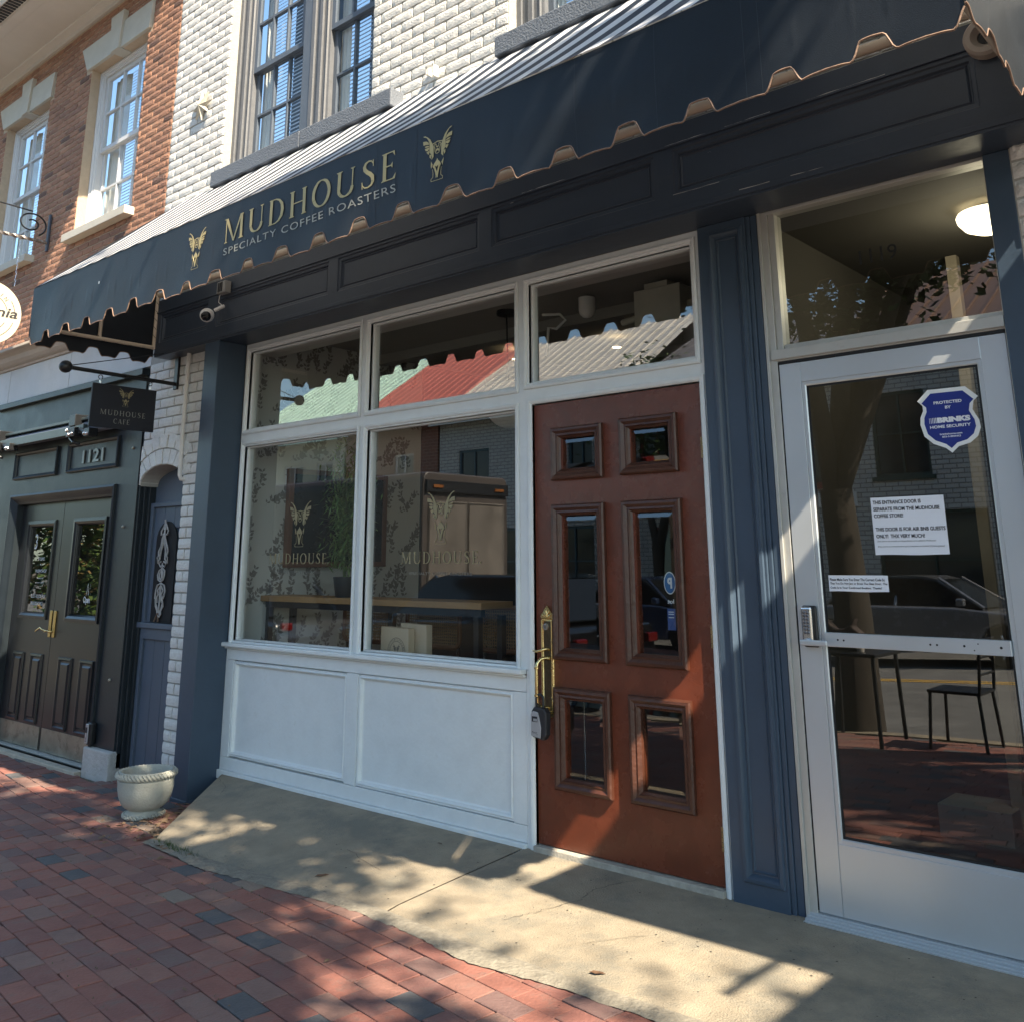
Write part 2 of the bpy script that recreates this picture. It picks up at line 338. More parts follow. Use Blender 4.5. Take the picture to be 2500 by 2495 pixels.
def emblem(mb, x0, x1, z0, z1, place):
    n = 0
    for P in HALF:
        for m_ in (0, 1):
            n += 1; q = [((a-430)/610.0 if not m_ else (1040-a)/610.0, (1400-b)/1245.0) for a, b in P]
            mb.poly([place(x0+a*(x1-x0), z0+b*(z1-z0), n % 5) for a, b in q])
# ================================================================ ground and street
def zx(x):
    if x < -7.7: return -.3035
    if x < -3.4: return -.11+.045*(x+3.4)
    return -.11+.02*(min(x, 6)+3.4)
def sz(x, y): return zx(x)+.02*(max(y, -5.2)+1)
def grid(mb, xs, ys, f, r=0.):
    n = len(xs); mb.add([(x, y, f(x, y)) for y in ys for x in xs], [(j*n+i, j*n+i+1, (j+1)*n+i+1, (j+1)*n+i) for j in range(len(ys)-1) for i in range(n-1)], r)
xs_all = [-120, -60, -30, -20, -14, -11, -9, -7.7, -7, -6.2, -5.5, -4.8, -4.1, -3.4, -2.5, -1.5, 0, 2, 4, 6, 10, 20, 40, 100]
m_ = MB(); grid(m_, xs_all, [-19, -17.05], lambda x, y: sz(x, y)-.01); grid(m_, xs_all, [-5.2, -4, -3, -2, -1, 0, .6], lambda x, y: sz(x, y)-.016)
m_.build("sidewalk", DIRT, kind="structure"); SIDEWALK = bpy.data.objects["sidewalk"]
m_ = MB(); grid(m_, xs_all, [-60, -30, -17.2, -14, -11, -8, -5.25], lambda x, y: zx(x)-.24+.02*min(1, 0))
m_.build("street", ASPHALT, kind="structure")
m_ = MB(); grid(m_, [-400, -120, -60, -20, 20, 60, 100, 400], [-400, -100, -50, -26, 30, 100, 400], lambda x, y: -.75)
m_.build("ground", DIRT, kind="structure")
m_ = MB()
for a, b in ((-30, -12), (-12, -7.7), (-7.7, -3.4), (-3.4, 6), (6, 20)):
    for y0, y1 in ((-5.27, -5.10), (-17.2, -17.0)):
        m_.add([(a,y0,zx(a)-.3),(b,y0,zx(b)-.3),(b,y1,zx(b)-.3),(a,y1,zx(a)-.3),(a,y0,sz(a,y0)),(b,y0,sz(b,y0)),(b,y1,sz(b,y1)),(a,y1,sz(a,y1))],
               [(0,3,2,1),(4,5,6,7),(0,1,5,4),(2,3,7,6)])
m_.build("kerb", CONCRETE, kind="structure")
m_ = MB(); YL = mat("yellow_road_paint", (.55, .33, .05), .8, var=.2, scale=30, stain=((.06, .06, .06), .58, .8), stainscale=9)
for yy in (-11.25, -11.45):
    m_.add([(-30, yy, zx(-30)-.235), (-7.7, yy, zx(-7.7)-.235), (-3.4, yy, zx(-3.4)-.235), (6, yy, zx(6)-.235), (20, yy, zx(20)-.235), (20, yy+.1, zx(20)-.235), (6, yy+.1, zx(6)-.235), (-3.4, yy+.1, zx(-3.4)-.235), (-7.7, yy+.1, zx(-7.7)-.235), (-30, yy+.1, zx(-30)-.235)],
           [(0,1,8,9),(1,2,7,8),(2,3,6,7),(3,4,5,6)])
m_.build("road_marking", YL, kind="structure")

# concrete apron in front of the shop ----------------------------------------
def slab_edge(x):
    pts = [(-5.52, -.81), (-4.85, -.90), (-4.1, -.905), (-3.5, -.93), (-2.9, -.985), (-2.4, -1.0), (-1.9, -1.01), (3, -1.02)]
    for (a, b), (c, d) in zip(pts, pts[1:]):
        if x <= c: return b+(d-b)*(x-a)/(c-a)
    return -1.02
def slab_z(x, y, e):
    t = min(1, -y/-e) if e else 0
    t = max(0, min(1, y/e)); top = -.055
    return top+(sz(x, e)+.006-top)*(t**1.15)
m_ = MB(); cols = []
def slab_cols(xa_top, xb_top, xa_bot, xb_bot, n, k=14):
    base = len(m_.v); n_ = n+1
    for j in range(k+1):
        t = j/k
        for i in range(n_):
            s = i/n; xt = xa_top+(xb_top-xa_top)*s; xbm = xa_bot+(xb_bot-xa_bot)*s; e = slab_edge(xbm)
            x = xt+(xbm-xt)*t; y = e*t+.06*(1-t)
            z = slab_z(x, y, e)+.0025*noise.noise(Vector((x*2, y*2, 0)))
            if t == 1: z -= .006
            m_.v.append((x, y, z))
    for i in range(n_):                       # turned-down front
        s = i/n; xbm = xa_bot+(xb_bot-xa_bot)*s; m_.v.append((xbm, slab_edge(xbm)-.012, sz(xbm, -1)-.06))
    for j in range(k+1):
        for i in range(n): m_.f.append((base+j*n_+i, base+(j+1)*n_+i, base+(j+1)*n_+i+1, base+j*n_+i+1)); m_.r.append(0)
slab_cols(-6.17, -3.425, -5.52, -3.405, 34)
m_.v += [(-6.17, .06, -.055), (-5.52, -.81, -.2), (-5.52, -.81, -.30), (-6.17, .06, -.30)]; n0 = len(m_.v)-4; m_.f.append((n0, n0+1, n0+2, n0+3)); m_.r.append(0)
SLAB1 = m_.build("concrete_apron", CONCRETE, smooth=30, kind="structure")
m_ = MB(); slab_cols(-3.417, 3, -3.397, 3, 60); m_.build("concrete_apron", CONCRETE, smooth=30, kind="structure")
# cracks, stones and the rough mortar strip along the bricks
def surf(x, y):
    e = slab_edge(x)
    return slab_z(x, y, e)+.0025*noise.noise(Vector((x*2, y*2, 0))) if y > e else sz(x, y)
def crack(pts, wd=.004, jit=.009, seg=9):
    m = MB(); P = []
    for (a, b), (c, d) in zip(pts, pts[1:]):
        for i in range(seg): t = i/seg; P.append((a+(c-a)*t+rng.uniform(-jit, jit), b+(d-b)*t+rng.uniform(-jit, jit)))
    P.append(pts[-1]); V = []
    for i, (x, y) in enumerate(P):
        q = P[min(i+1, len(P)-1)] if i < len(P)-1 else (2*x-P[i-1][0], 2*y-P[i-1][1]); l = math.hypot(q[0]-x, q[1]-y) or 1
        nx, ny = -(q[1]-y)/l*wd*rng.uniform(.3, 1), (q[0]-x)/l*wd*rng.uniform(.3, 1)
        V += [(x+nx, y+ny, surf(x, y)+.0035), (x-nx, y-ny, surf(x, y)+.0035)]
    m.add(V, [(2*i, 2*i+1, 2*i+3, 2*i+2) for i in range(len(P)-1)]); return m
CRK = mat("dark_crack", (.055, .05, .04), .95, var=.3, scale=40)
for k, pts in enumerate([[(-2.72, -.06), (-2.80, -.25), (-2.78, -.4), (-2.85, -.62), (-2.9, -.75)], [(-6.02, -.10), (-5.85, -.16), (-5.75, -.26)], [(-2.35, -.55), (-2.5, -.75)], [(-4.2, -.5), (-3.8, -.62)]]):
    c = crack(pts, .0014 if k else .0022).build("crack", CRK, parent=SLAB1 if pts[0][0] < -3.4 else bpy.data.objects["concrete_apron.001"])
m_ = MB(); xx = -5.5; P = []; Q = []
while xx < 2.9:
    wdt = .088+.045*math.exp(-((xx+2.75)/.2)**2)+.02*noise.noise(Vector((xx*2.1, 0, 0)))+.03*math.exp(-((xx+4.6)/.45)**2)
    e = slab_edge(xx); P.append((xx, e+.004, sz(xx, e)+.004)); Q.append((xx, e-wdt+rng.uniform(-.006, .006), sz(xx, e)+rng.uniform(-.002, .002)+.001)); xx += .03
mid = [((a[0]+b[0])/2, (a[1]+b[1])/2+rng.uniform(-.008, .008), max(a[2], b[2])+rng.uniform(.002, .009)) for a, b in zip(P, Q)]
n = len(P); m_.add(P+mid+Q, [(i, i+n, i+n+1, i+1) for i in range(n-1)]+[(i+n, i+2*n, i+2*n+1, i+n+1) for i in range(n-1)])
m_.build("mortar_strip", MORTAR_S, smooth=60, kind="structure")
LFM = mat("brown_leaf", (.10, .055, .03), .7, var=.4, scale=50)
for lx, ly, ls, la, lab in ((-2.30, -.93, .030, .4, "curled brown leaf on the concrete apron near its front edge"), (-4.02, -.80, .034, 1.1, "dark fallen leaf on the left part of the concrete apron"), (-3.83, -.20, .016, .2, "small reddish leaf close under the white bulkhead")):
    m_ = MB(); c_, s_ = math.cos(la), math.sin(la); P = [(-1, 0, .0), (-.5, .38, .18), (.1, .45, .10), (.6, .25, .2), (1.1, 0, .05), (.5, -.30, .22), (-.1, -.42, .12), (-.6, -.25, .2)]
    zz = surf(lx, ly)+.003; m_.v = [(lx+(a*c_-b*s_)*ls, ly+(a*s_+b*c_)*ls, zz+h*ls*.7) for a, b, h in P]+[(lx, ly, zz)]; m_.f = [(i, (i+1) % 8, 8) for i in range(8)]; m_.r = [0]*8
    tag(m_.build("fallen_leaf", LFM), lab, "leaf", "fallen leaves on the apron")
m_ = MB(); rg_ = random.Random(8)
for k in range(150):
    x = rg_.uniform(-5.3, -1.0); y = rg_.uniform(-.95, -.05); r = rg_.uniform(.0015, .005); z = surf(x, y)+.0022
    m_.poly([(x+r*math.cos(a)*rg_.uniform(.7, 1.3), y+r*math.sin(a)*rg_.uniform(.7, 1.3), z) for a in [i*1.047 for i in range(6)]])
tag(m_.build("grit", CRK), "dark specks of grit and old gum on the concrete apron", "grit", kind="stuff")

# herringless running bond of paving bricks, courses turned about 8 degrees ---
def brick_mesh(name, L, Wd, H, r=.004, bow=.0015, mt=None, seed=0):
    rg = random.Random(seed); vs = []; j = lambda s=.0025: rg.uniform(-s, s)
    for (ix, iy) in ((-1,-1),(1,-1),(1,1),(-1,1)): vs.append((ix*L/2+j(), iy*Wd/2+j(), -H))
    for (ix, iy) in ((-1,-1),(1,-1),(1,1),(-1,1)): vs.append((vs[len(vs)-4][0], vs[len(vs)-4][1], -r))
    for q, (ix, iy) in enumerate(((-1,-1),(1,-1),(1,1),(-1,1))): vs.append((vs[4+q][0]-ix*r*1.4, vs[4+q][1]-iy*r*1.4, j(.0012)))
    vs.append((0, 0, bow+j(.001)))
    fs = [(q, (q+1) % 4, 4+(q+1) % 4, 4+q) for q in range(4)]+[(4+q, 4+(q+1) % 4, 8+(q+1) % 4, 8+q) for q in range(4)]+[(8+q, 8+(q+1) % 4, 12) for q in range(4)]
    me = bpy.data.meshes.new(name); me.from_pydata(vs, [], fs)
    if mt: me.materials.append(mt)
    return me
PV = [brick_mesh("paver", .2015, .0995, .045, r=.0018, bow=.0006, mt=PAVER, seed=s) for s in range(7)]
ang = rad(-8.2); ca, sa = math.cos(ang), math.sin(ang); cand = []
for j in range(-60, 40):
    vv = j*.1045
    for i in range(-45, 60):
        uu = i*.207+(.1035 if j % 2 else 0)+.02*math.sin(j*1.7)
        uu += .006*math.sin(uu*3+j)
        x = -4.5+uu*ca-vv*sa; y = -1.2+uu*sa+vv*ca+.010*noise.noise(Vector((x*.9, y_ if False else j*.3, 0)))
        if y > .05 or y < -5.0 or x > 7 or x < -13: continue
        e = slab_edge(x) if x > -5.52 else (.1 if x < -6.3 else -.81*(x+6.17)/.65 if x > -6.17 else -.2)
        if x > -5.52 and y > e+.08: continue
        if -6.3 <= x <= -5.52 and y > e-.03: continue
        if x < -7.4 and y > -.12: continue
        px, py, wz = proj((x, y, sz(x, y)))
        inside = -60 < px < 2560 and -100 < py < 2560 and wz > 0
        cand.append((not inside, wz if wz > 0 else 99, x, y, j, .013 if (x > -5.6 and y > e-.04) else 0))
cand.sort(key=lambda c: (c[0], c[1])); rest = MB(); rg = random.Random(5)
for k, (out, wz, x, y, j, dp) in enumerate(cand):
    sag = -dp+.006*noise.noise(Vector((x*.8, y*.8, 3)))
    tx, ty = -.045 if -7.7 < x < -3.4 else -.01, .02
    if k < 300:
        o = bpy.data.objects.new("brick", rg.choice(PV)); COL.objects.link(o); o.parent = SIDEWALK
        o.location = (x, y, sz(x, y)+rg.uniform(-.0018, .0012)+sag)
        o.rotation_euler = (ty+rg.uniform(-.009, .009), tx+rg.uniform(-.007, .007), ang+rg.uniform(-.012, .012)+(math.pi if rg.random() < .5 else 0)*0)
    else:
        me = rg.choice(PV); a = ang+rg.uniform(-.012, .012); c_, s_ = math.cos(a), math.sin(a); z = sz(x, y)+rg.uniform(-.0018, .0012)+sag
        rest.add([(x+v.co.x*c_-v.co.y*s_, y+v.co.x*s_+v.co.y*c_, z+v.co.z-tx*v.co.x) for v in me.vertices], [tuple(p.vertices) for p in me.polygons], rg.random()*.999+.0005)
rest.build("paving_brick_field", PAVER, parent=SIDEWALK, kind="stuff")
# moss, weeds and litter in the joints and at the corner of the apron
LEAFG = mat("weed_green", (.045, .085, .025), .8, var=.4, scale=60)
LITTER = mat("dry_leaf_litter", (.17, .11, .065), .9, var=.5, scale=70)
m_ = MB(); m2 = MB()
for k in range(1100):
    t = rng.random(); x = rng.gauss(-5.55, .38); y = rng.gauss(-.50, .22)
    e = slab_edge(x) if x > -5.52 else -.81*(x+6.17)/.65
    if (x > -5.5 and y > e-.0) or (x > -6.17 and y > e-.01) or x > -4.8 or y > -.2: continue
    z = sz(x, y)+.006; a = rng.uniform(0, 6.3); l = rng.uniform(.008, .03); w_ = l*rng.uniform(.12, .45); c_, s_ = math.cos(a), math.sin(a); h = rng.uniform(.001, .012)
    (m2).add([(x-c_*l, y-s_*l, z), (x-s_*w_, y+c_*w_, z+h), (x+c_*l, y+s_*l, z+h*.5), (x+s_*w_, y-c_*w_, z)], [(0,1,2,3)])
for k in range(90):
    x = rng.uniform(-9, -2); y = rng.uniform(-3.2, -1.1); z = sz(x, y)+.004; a = rng.uniform(0, 6.3); l = rng.uniform(.006, .018); w_ = l*.45; c_, s_ = math.cos(a), math.sin(a)
    m2.add([(x-c_*l, y-s_*l, z), (x-s_*w_, y+c_*w_, z+.004), (x+c_*l, y+s_*l, z+.002), (x+s_*w_, y-c_*w_, z)], [(0,1,2,3)])
for k in range(330):
    if rng.random() < .45: x = rng.gauss(-5.18, .12); y = slab_edge(x)-rng.uniform(.005, .06); H = .045
    else:
        x = rng.uniform(-6.6, -3.2); j = rng.randint(-8, 3); v_ = (j+.5)*.1045; uu = (x+4.5)/ca; y = -1.2+uu*sa+v_*ca; H = .010
        if y > slab_edge(x)-.05: continue
        if noise.noise(Vector((x*1.3, y*1.3, 9))) < .05: continue
    z = sz(x, y); a = rng.uniform(0, 6.3); dx, dy = math.cos(a), math.sin(a); l = rng.uniform(.4, 1)*H
    m_.add([(x-dy*.0022, y+dx*.0022, z), (x+dy*.0022, y-dx*.0022, z), (x+dx*l*.6, y+dy*l*.6, z+l)], [(0,1,2)])
tag(m_.build("weeds", LEAFG), "low green weeds and moss sprouting along the brick joints by the apron", "weeds", kind="stuff")
tag(m2.build("leaf_litter", LITTER), "dry leaf litter gathered at the apron corner behind the planter", "leaf litter", kind="stuff")

# ================================================================ brickwork helper
def rock_brick(name, L, H, D, mt, seed, amp=.006, nx=6, nz=3, pill=.006):
    rg = random.Random(seed); vs = []; fs = []
    for j in range(nz+1):
        for i in range(nx+1):
            ed = (i in (0, nx)) + (j in (0, nz))
            x = -L/2+L*i/nx; z = -H/2+H*j/nz
            if not ed: x += rg.uniform(-.2, .2)*L/nx; z += rg.uniform(-.15, .15)*H/nz
            vs.append((x, (pill if ed else -.002-rg.random()*amp)+(.003 if ed == 2 else 0), z))
    k = nx+1
    for j in range(nz):
        for i in range(nx): fs.append((j*k+i, j*k+i+1, (j+1)*k+i+1, (j+1)*k+i))
    b = len(vs); vs += [(-L/2, D, -H/2), (L/2, D, -H/2), (L/2, D, H/2), (-L/2, D, H/2)]
    top = [nz*k+i for i in range(k)]; bot = list(range(k))
    fs += [tuple([b, b+1]+bot[::-1]), tuple([b+2, b+3]+top), tuple([b+3, b]+[j*k for j in range(nz+1)]), tuple([b+1, b+2]+[j*k+nx for j in range(nz, -1, -1)])]
    me = bpy.data.meshes.new(name); me.from_pydata(vs, [], fs); me.materials.append(mt)
    return me
def bond(parent, variants, L, H, jt, x0, x1, z0, z1, y, holes, vis, limit=300, stuffname="brick_field", rows_from=None, skip=None, used=0, jitter=.0015, half=None):
    rg = random.Random(int(abs(x0)*100+z1)); lst = []; k = 0; z = z0
    while z+H*.5 < z1:
        zc = z+H/2; segs = [(x0, x1)]
        for h in holes(zc) if callable(holes) else [(a, b) for a, b, c, d in holes if c-.3*H < zc < d+.3*H]:
            ns = []
            for a, b in segs:
                if h[1] <= a or h[0] >= b: ns.append((a, b))
                else:
                    if h[0] > a: ns.append((a, h[0]))
                    if h[1] < b: ns.append((h[1], b))
            segs = ns
        off = (L+jt)*(.5 if k % 2 else 0); P = L+jt
        for a, b in segs:
            i = math.floor((a-x0-off)/P); cuts = []
            while x0+off+i*P < b:
                s = max(a, x0+off+i*P); e = min(b, x0+off+(i+1)*P)
                if e-s > .035: cuts.append([s, e])
                elif cuts: cuts[-1][1] = e
                i += 1
            for s, e in cuts: lst.append((s+jt/2, e-jt/2, zc))
        z += H+jt; k += 1
    pr = []
    for s, e, zc in lst:
        c = ((s+e)/2, y, zc); px, py, wz = proj(c)
        ok = -30 < px < 2530 and -30 < py < 2530 and wz > 0 and vis(c)
        pr.append((not ok, wz, s, e, zc))
    pr.sort(); st = MB(); cnt = used
    for out, wz, s, e, zc in pr:
        me = rg.choice(variants); sx = (e-s)/L; yy = y+rg.uniform(-jitter, jitter)
        if not out and cnt < limit:
            o = bpy.data.objects.new("brick", me); COL.objects.link(o); o.parent = parent; cnt += 1
            o.location = ((s+e)/2, yy, zc); o.scale = (sx, 1, 1); o.rotation_euler = (0, rg.uniform(-.004, .004), 0)
        else: st.add([((s+e)/2+v.co.x*sx, yy+v.co.y, zc+v.co.z) for v in me.vertices], [tuple(p.vertices) for p in me.polygons], rg.random()*.999+.0005)
    if st.v: st.build(stuffname, variants[0].materials[0], parent=parent, kind="stuff")
    return cnt

# ================================================================ the white brick cafe building
CAFE = thing("brick_building", "two storey cafe building of white painted rock-faced brick with grey upstairs windows", "building", (-4, 0, -.3))
WH = [(-6.565, -4.70, 4.40, 6.62), (-3.43, -1.6, 4.40, 6.62)]
m_ = MB(); m_.plate(-7.43, 1.6, 2.93, 8.2, -.0905, .10, WH)
m_.plate(-7.43, -6.26, -.35, 2.928, -.088, .10, [(-7.44, -6.775, -.36, 2.085)])
# spandrels of the arched opening
for sgn in (-1, 1):
    pts = []; cx, cz, rr = -7.105, 1.93, .335
    for i in range(9):
        a = math.pi/2*i/8; pts.append((cx+sgn*rr*math.cos(a), cz+(.15)*math.sin(a)))
    pts.append((cx, 2.085)); pts.append((cx+sgn*.33, 2.085))
    m_.prism(pts, lambda a, b: (a, -.088, b), lambda a, b: (a, .10, b))
m_.box(-.83, 1.6, -.02, .10, -.3, 2.925)
WALL = m_.build("wall", WMORTAR, parent=CAFE)
WV = [rock_brick("white_brick", .204, .0665, .105, WBRICK, s, amp=.0022, pill=.0004) for s in range(9)]
def low_holes(zc):
    h = [(-6.36, -6.17)]
    if zc < 1.93: h.append((-7.44, -6.775))
    elif zc < 2.30:
        t = min(1, (zc-1.93)/.37); q = .36*math.sqrt(max(0, 1-t*t))+.02; h.append((-7.105-q, min(-7.105+q, -6.78)))
    return h
def wall_vis(c):
    return c[2] > 4.25 or c[2] < 2.97
used = bond(WALL, WV, .204, .0665, .0125, -7.43, -6.36, -.30, 2.93, -.10, low_holes, lambda c: c[2] > -.3, 300)
bond(WALL, WV, .204, .0665, .0125, -7.43, 1.6, 3.41, 8.15, -.10, WH, wall_vis, 300, used=used)
WV2 = [rock_brick("white_brick", .205, .068, .05, WBRICK, s+40, amp=.010) for s in range(5)]
bond(WALL, WV2, .205, .068, .011, -.83, 1.6, -.05, 2.92, -.03, [], lambda c: True, 999)
# brick voussoirs over the alley door, two rings
for ring_, (r0, r1, n) in enumerate(((.0, .12, 12), (.13, .24, 13))):
    for i in range(n):
        a0 = math.pi*(i+.05)/n; a1 = math.pi*(i+.95)/n; f = lambda r, a: (-7.105+(.335+r)*math.cos(a), 1.935+(.15+r)*math.sin(a))
        q = [f(r0, a0), f(r0, a1), f(r1, a1), f(r1, a0)]
        if max(p[0] for p in q) > -6.66: continue
        if min(p[0] for p in q) < -7.45: q = [(max(-7.445, p[0]), p[1]) for p in q]
        v = MB(); v.prism(q, lambda a, b: (a, -.104+.002*(i % 3), b), lambda a, b: (a, .09 if ring_ == 0 else -.05, b)); v.build("arch_brick", WBRICK, parent=WALL, bevel=.004)

def sash_window(parent, x0, x1, z0, z1, zm, yf, cols, rows, mc, ms, name="window", cas=.0, upper_rows=None, blind=None, deep=.06, k=1.):
    "double hung window; frame with returns, two sashes, one object per pane"
    fr = MB(); c = cas
    fr.ring(x0, x1, z0, z1, [(0, yf+.05), (0, yf), (.022*k, yf-.003), (.028*k, yf+.012), (.045*k, yf+.014), (.05*k, yf+.028*k), (.062*k, yf+.03*k), (.062*k, yf+deep+.06)])
    W = fr.build(name, mc, parent=parent)
    xa, xb = x0+.062*k, x1-.062*k; zt = z1-.062*k; zb = z0+.062*k
    for (s0, s1, yy, nr) in ((zb, zm+.02, yf+deep+.035, rows), (zm-.02, zt, yf+deep, upper_rows or rows)):
        s = MB(); st = .042; cw = (xb-xa-2*st)/cols; rh = (s1-s0-2*st)/nr; hs = []; g = .010
        for i in range(cols):
            for j in range(nr): hs.append((xa+st+i*cw+(g if i else 0), xa+st+(i+1)*cw-(g if i < cols-1 else 0), s0+st+j*rh+(g if j else 0), s0+st+(j+1)*rh-(g if j < nr-1 else 0)))
        s.plate(xa, xb, s0, s1, yy, yy+.032, hs); s.build("sash", ms, parent=W)
        pm = None
        for h in hs:
            if pm is None:
                p = MB(); p.add([(-.5, 0, -.5), (.5, 0, -.5), (.5, 0, .5), (-.5, 0, .5)], [(0, 1, 2, 3)]); po = p.build("pane", GLASS_UP, parent=W); pm = po.data
            else: po = bpy.data.objects.new("pane", pm); COL.objects.link(po); po.parent = W
            po.location = ((h[0]+h[1])/2, yy+.018, (h[2]+h[3])/2); po.scale = (h[1]-h[0], 1, h[3]-h[2]); po.rotation_euler = (rng.uniform(-.004, .004), 0, rng.uniform(-.006, .006))
    if blind:
        b = MB(); z = zt; yy = yf+deep+.10
        while z > blind[2]: b.add([(blind[0], yy+.016, z), (blind[1], yy+.016, z), (blind[1], yy, z-.027), (blind[0], yy, z-.027)], [(0,1,2,3)]); z -= .034
        b.build("blind", BLIND, parent=W, kind="stuff")
        n_ = 12; cw_ = blind[0]-xa; m2_ = MB(); m2_.v = [(xa+cw_*i/n_, yf+deep+.105+.012*math.sin(i*1.3), z) for z in (z0+.05, zt) for i in range(n_+1)]; m2_.f = [(i, i+1, n_+2+i, n_+1+i) for i in range(n_)]; m2_.r = [0]*n_
        if name != 'plain': m2_.build("curtain", CURTAIN, parent=W, smooth=60)
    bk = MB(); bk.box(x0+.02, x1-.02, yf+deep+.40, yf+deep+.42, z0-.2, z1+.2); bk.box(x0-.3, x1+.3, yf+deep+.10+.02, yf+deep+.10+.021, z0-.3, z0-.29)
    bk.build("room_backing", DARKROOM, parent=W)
    return W
# pair of windows over the awning + the one at the frame's right edge
for (a, b, bl) in ((-6.40, -5.64, (-6.24, -5.66, 4.46)), (-5.37, -4.60, (-5.22, -4.62, 4.46)), (-3.27, -2.45, (-3.15, -2.5, 4.46))):
    m_ = MB(); x_ = a-.165
    for q, (d0, yq) in enumerate(((0, -.020), (.045, -.004), (.09, -.014), (.13, .004))): m_.box(x_+d0, x_+(.045, .09, .13, .165)[q]-.001, yq, .06, 4.431, 6.6)
    m_.build("casing", WIN_PAINT, parent=CAFE, bevel=.003)
    sash_window(CAFE, a, b, 4.43, 6.60, 5.30, .0, 3, 2, WIN_PAINT, DARKBLUE_SASH, blind=bl, upper_rows=3, deep=.02, k=.55)
m_ = MB(); m_.box(-5.64, -5.536, -.015, .05, 4.431, 6.6); m_.build("mullion", DARKBLUE_SASH, parent=CAFE, bevel=.004)
for a, b in ((-6.52, -5.35), (-5.347, -4.36), (-3.44, -1.45)):
    m_ = MB(); m_.box(a, b, -.215, -.03, 4.235, 4.365)
    o = m_.build("window_sill", SILL_PAINT, parent=CAFE, bevel=.008)
m_ = MB(); m_.box(-6.56, -4.71, -.03, .06, 4.366, 4.43); m_.box(-3.42, -1.6, -.03, .06, 4.366, 4.43); m_.build("sub_sill", WIN_PAINT, parent=CAFE)
# ---- entablature
ENT = None
px = [(-7.06, -6.36), (-6.24, -4.90), (-4.805, -3.535), (-3.438, -2.355), (-2.245, -.86)]
m_ = MB(); m_.plate(-7.12, -.52, 2.942, 3.40, -.24, -.20, [(a, b, 3.04, 3.268) for a, b in px])
m_.box(-7.12, -.52, -.2395, -.0, 2.928, 2.9415)              # soffit board
m_.box(-7.12, -.52, -.20, .0, 3.385, 3.40); m_.box(-7.12, -7.09, -.20, -.10, 2.942, 3.385)
m_.box(-7.12, -.52, -.2445, -.2402, 2.942, 2.968); m_.box(-7.12, -.52, -.250, -.2402, 3.286, 3.296)
m_.box(-7.12, -.52, -.195, -.10, 2.945, 3.38)
ENT = m_.build("entablature", NAVY_FASCIA, parent=CAFE, bevel=.003)
for a, b in px:
    m_ = MB(); m_.ring(a, b, 3.04, 3.268, [(0, -.238), (.004, -.232), (.020, -.230), (.026, -.219), (.030, -.219), (.036, -.224), (.042, -.218)], fill=True)
    m_.build("panel", NAVY_FASCIA, parent=ENT)
CH = mat("bare_chipped_paint", (.55, .55, .52), .7, var=.2)
m_ = MB()
for a, b, z, y in ((-3.2, -2.9, 3.2965, -.2508), (-2.28, -2.05, 3.2965, -.2508), (-1.95, -1.72, 3.2965, -.2508), (-1.55, -1.2, 3.2965, -.2508), (-1.9, -1.75, 2.9685, -.245), (-1.65, -1.50, 2.9685, -.245), (-2.25, -2.0, 3.037, -.2408), (-3.3, -3.27, 3.264, -.2408), (-2.05, -2.035, 3.2, -.2408)):
    n_ = max(2, int((b-a)/.03)); xs = [a+(b-a)*i/n_ for i in range(n_+1)]
    vs = [(x, y, z+rng.uniform(-.0015, .0005)) for x in xs]+[(x, y, z+rng.uniform(-.001, .003)) for x in xs]
    m_.add(vs, [(i, i+1, i+n_+2, i+n_+1) for i in range(n_)])
m_.build("paint_chips", CH, parent=ENT, kind="stuff")
# ---- corner pilaster, middle pilaster, right pilaster
m_ = MB(); m_.box(-6.364, -6.176, -.238, .0, -.36, 2.927); m_.box(-6.372, -6.172, -.246, -.02, -.36, -.05 if False else -.2); m_.build("pilaster", NAVY, parent=CAFE, bevel=.004)
m_ = MB(); m_.plate(-2.256, -2.0, -.075, 2.927, -.022, .06, [(-2.175, -2.035, .055, 2.862)])
m_.box(-1.999, -1.978, -.012, .06, -.07, 2.927); m_.box(-1.977, -1.945, -.004, .06, -.07, 2.927)
MP = m_.build("pilaster", NAVY, parent=CAFE, bevel=.003)
m_ = MB(); m_.ring(-2.20, -2.012, .03, 2.885, [(0, -.023), (.004, -.032), (.018, -.034), (.026, -.024), (.034, -.010), (.040, -.010), (.044, -.014), (.050, -.006)], fill=True); m_.build("panel", NAVY, parent=MP)
m_ = MB(); m_.box(-2.26, -1.99, -.034, -.0, -.082, -.058); m_.build("skirting", CH, parent=MP, bevel=.004)
m_ = MB(); m_.box(-.929, -.83, -.02, .08, -.06, 2.927); m_.build("pilaster", NAVY, parent=CAFE, bevel=.004)

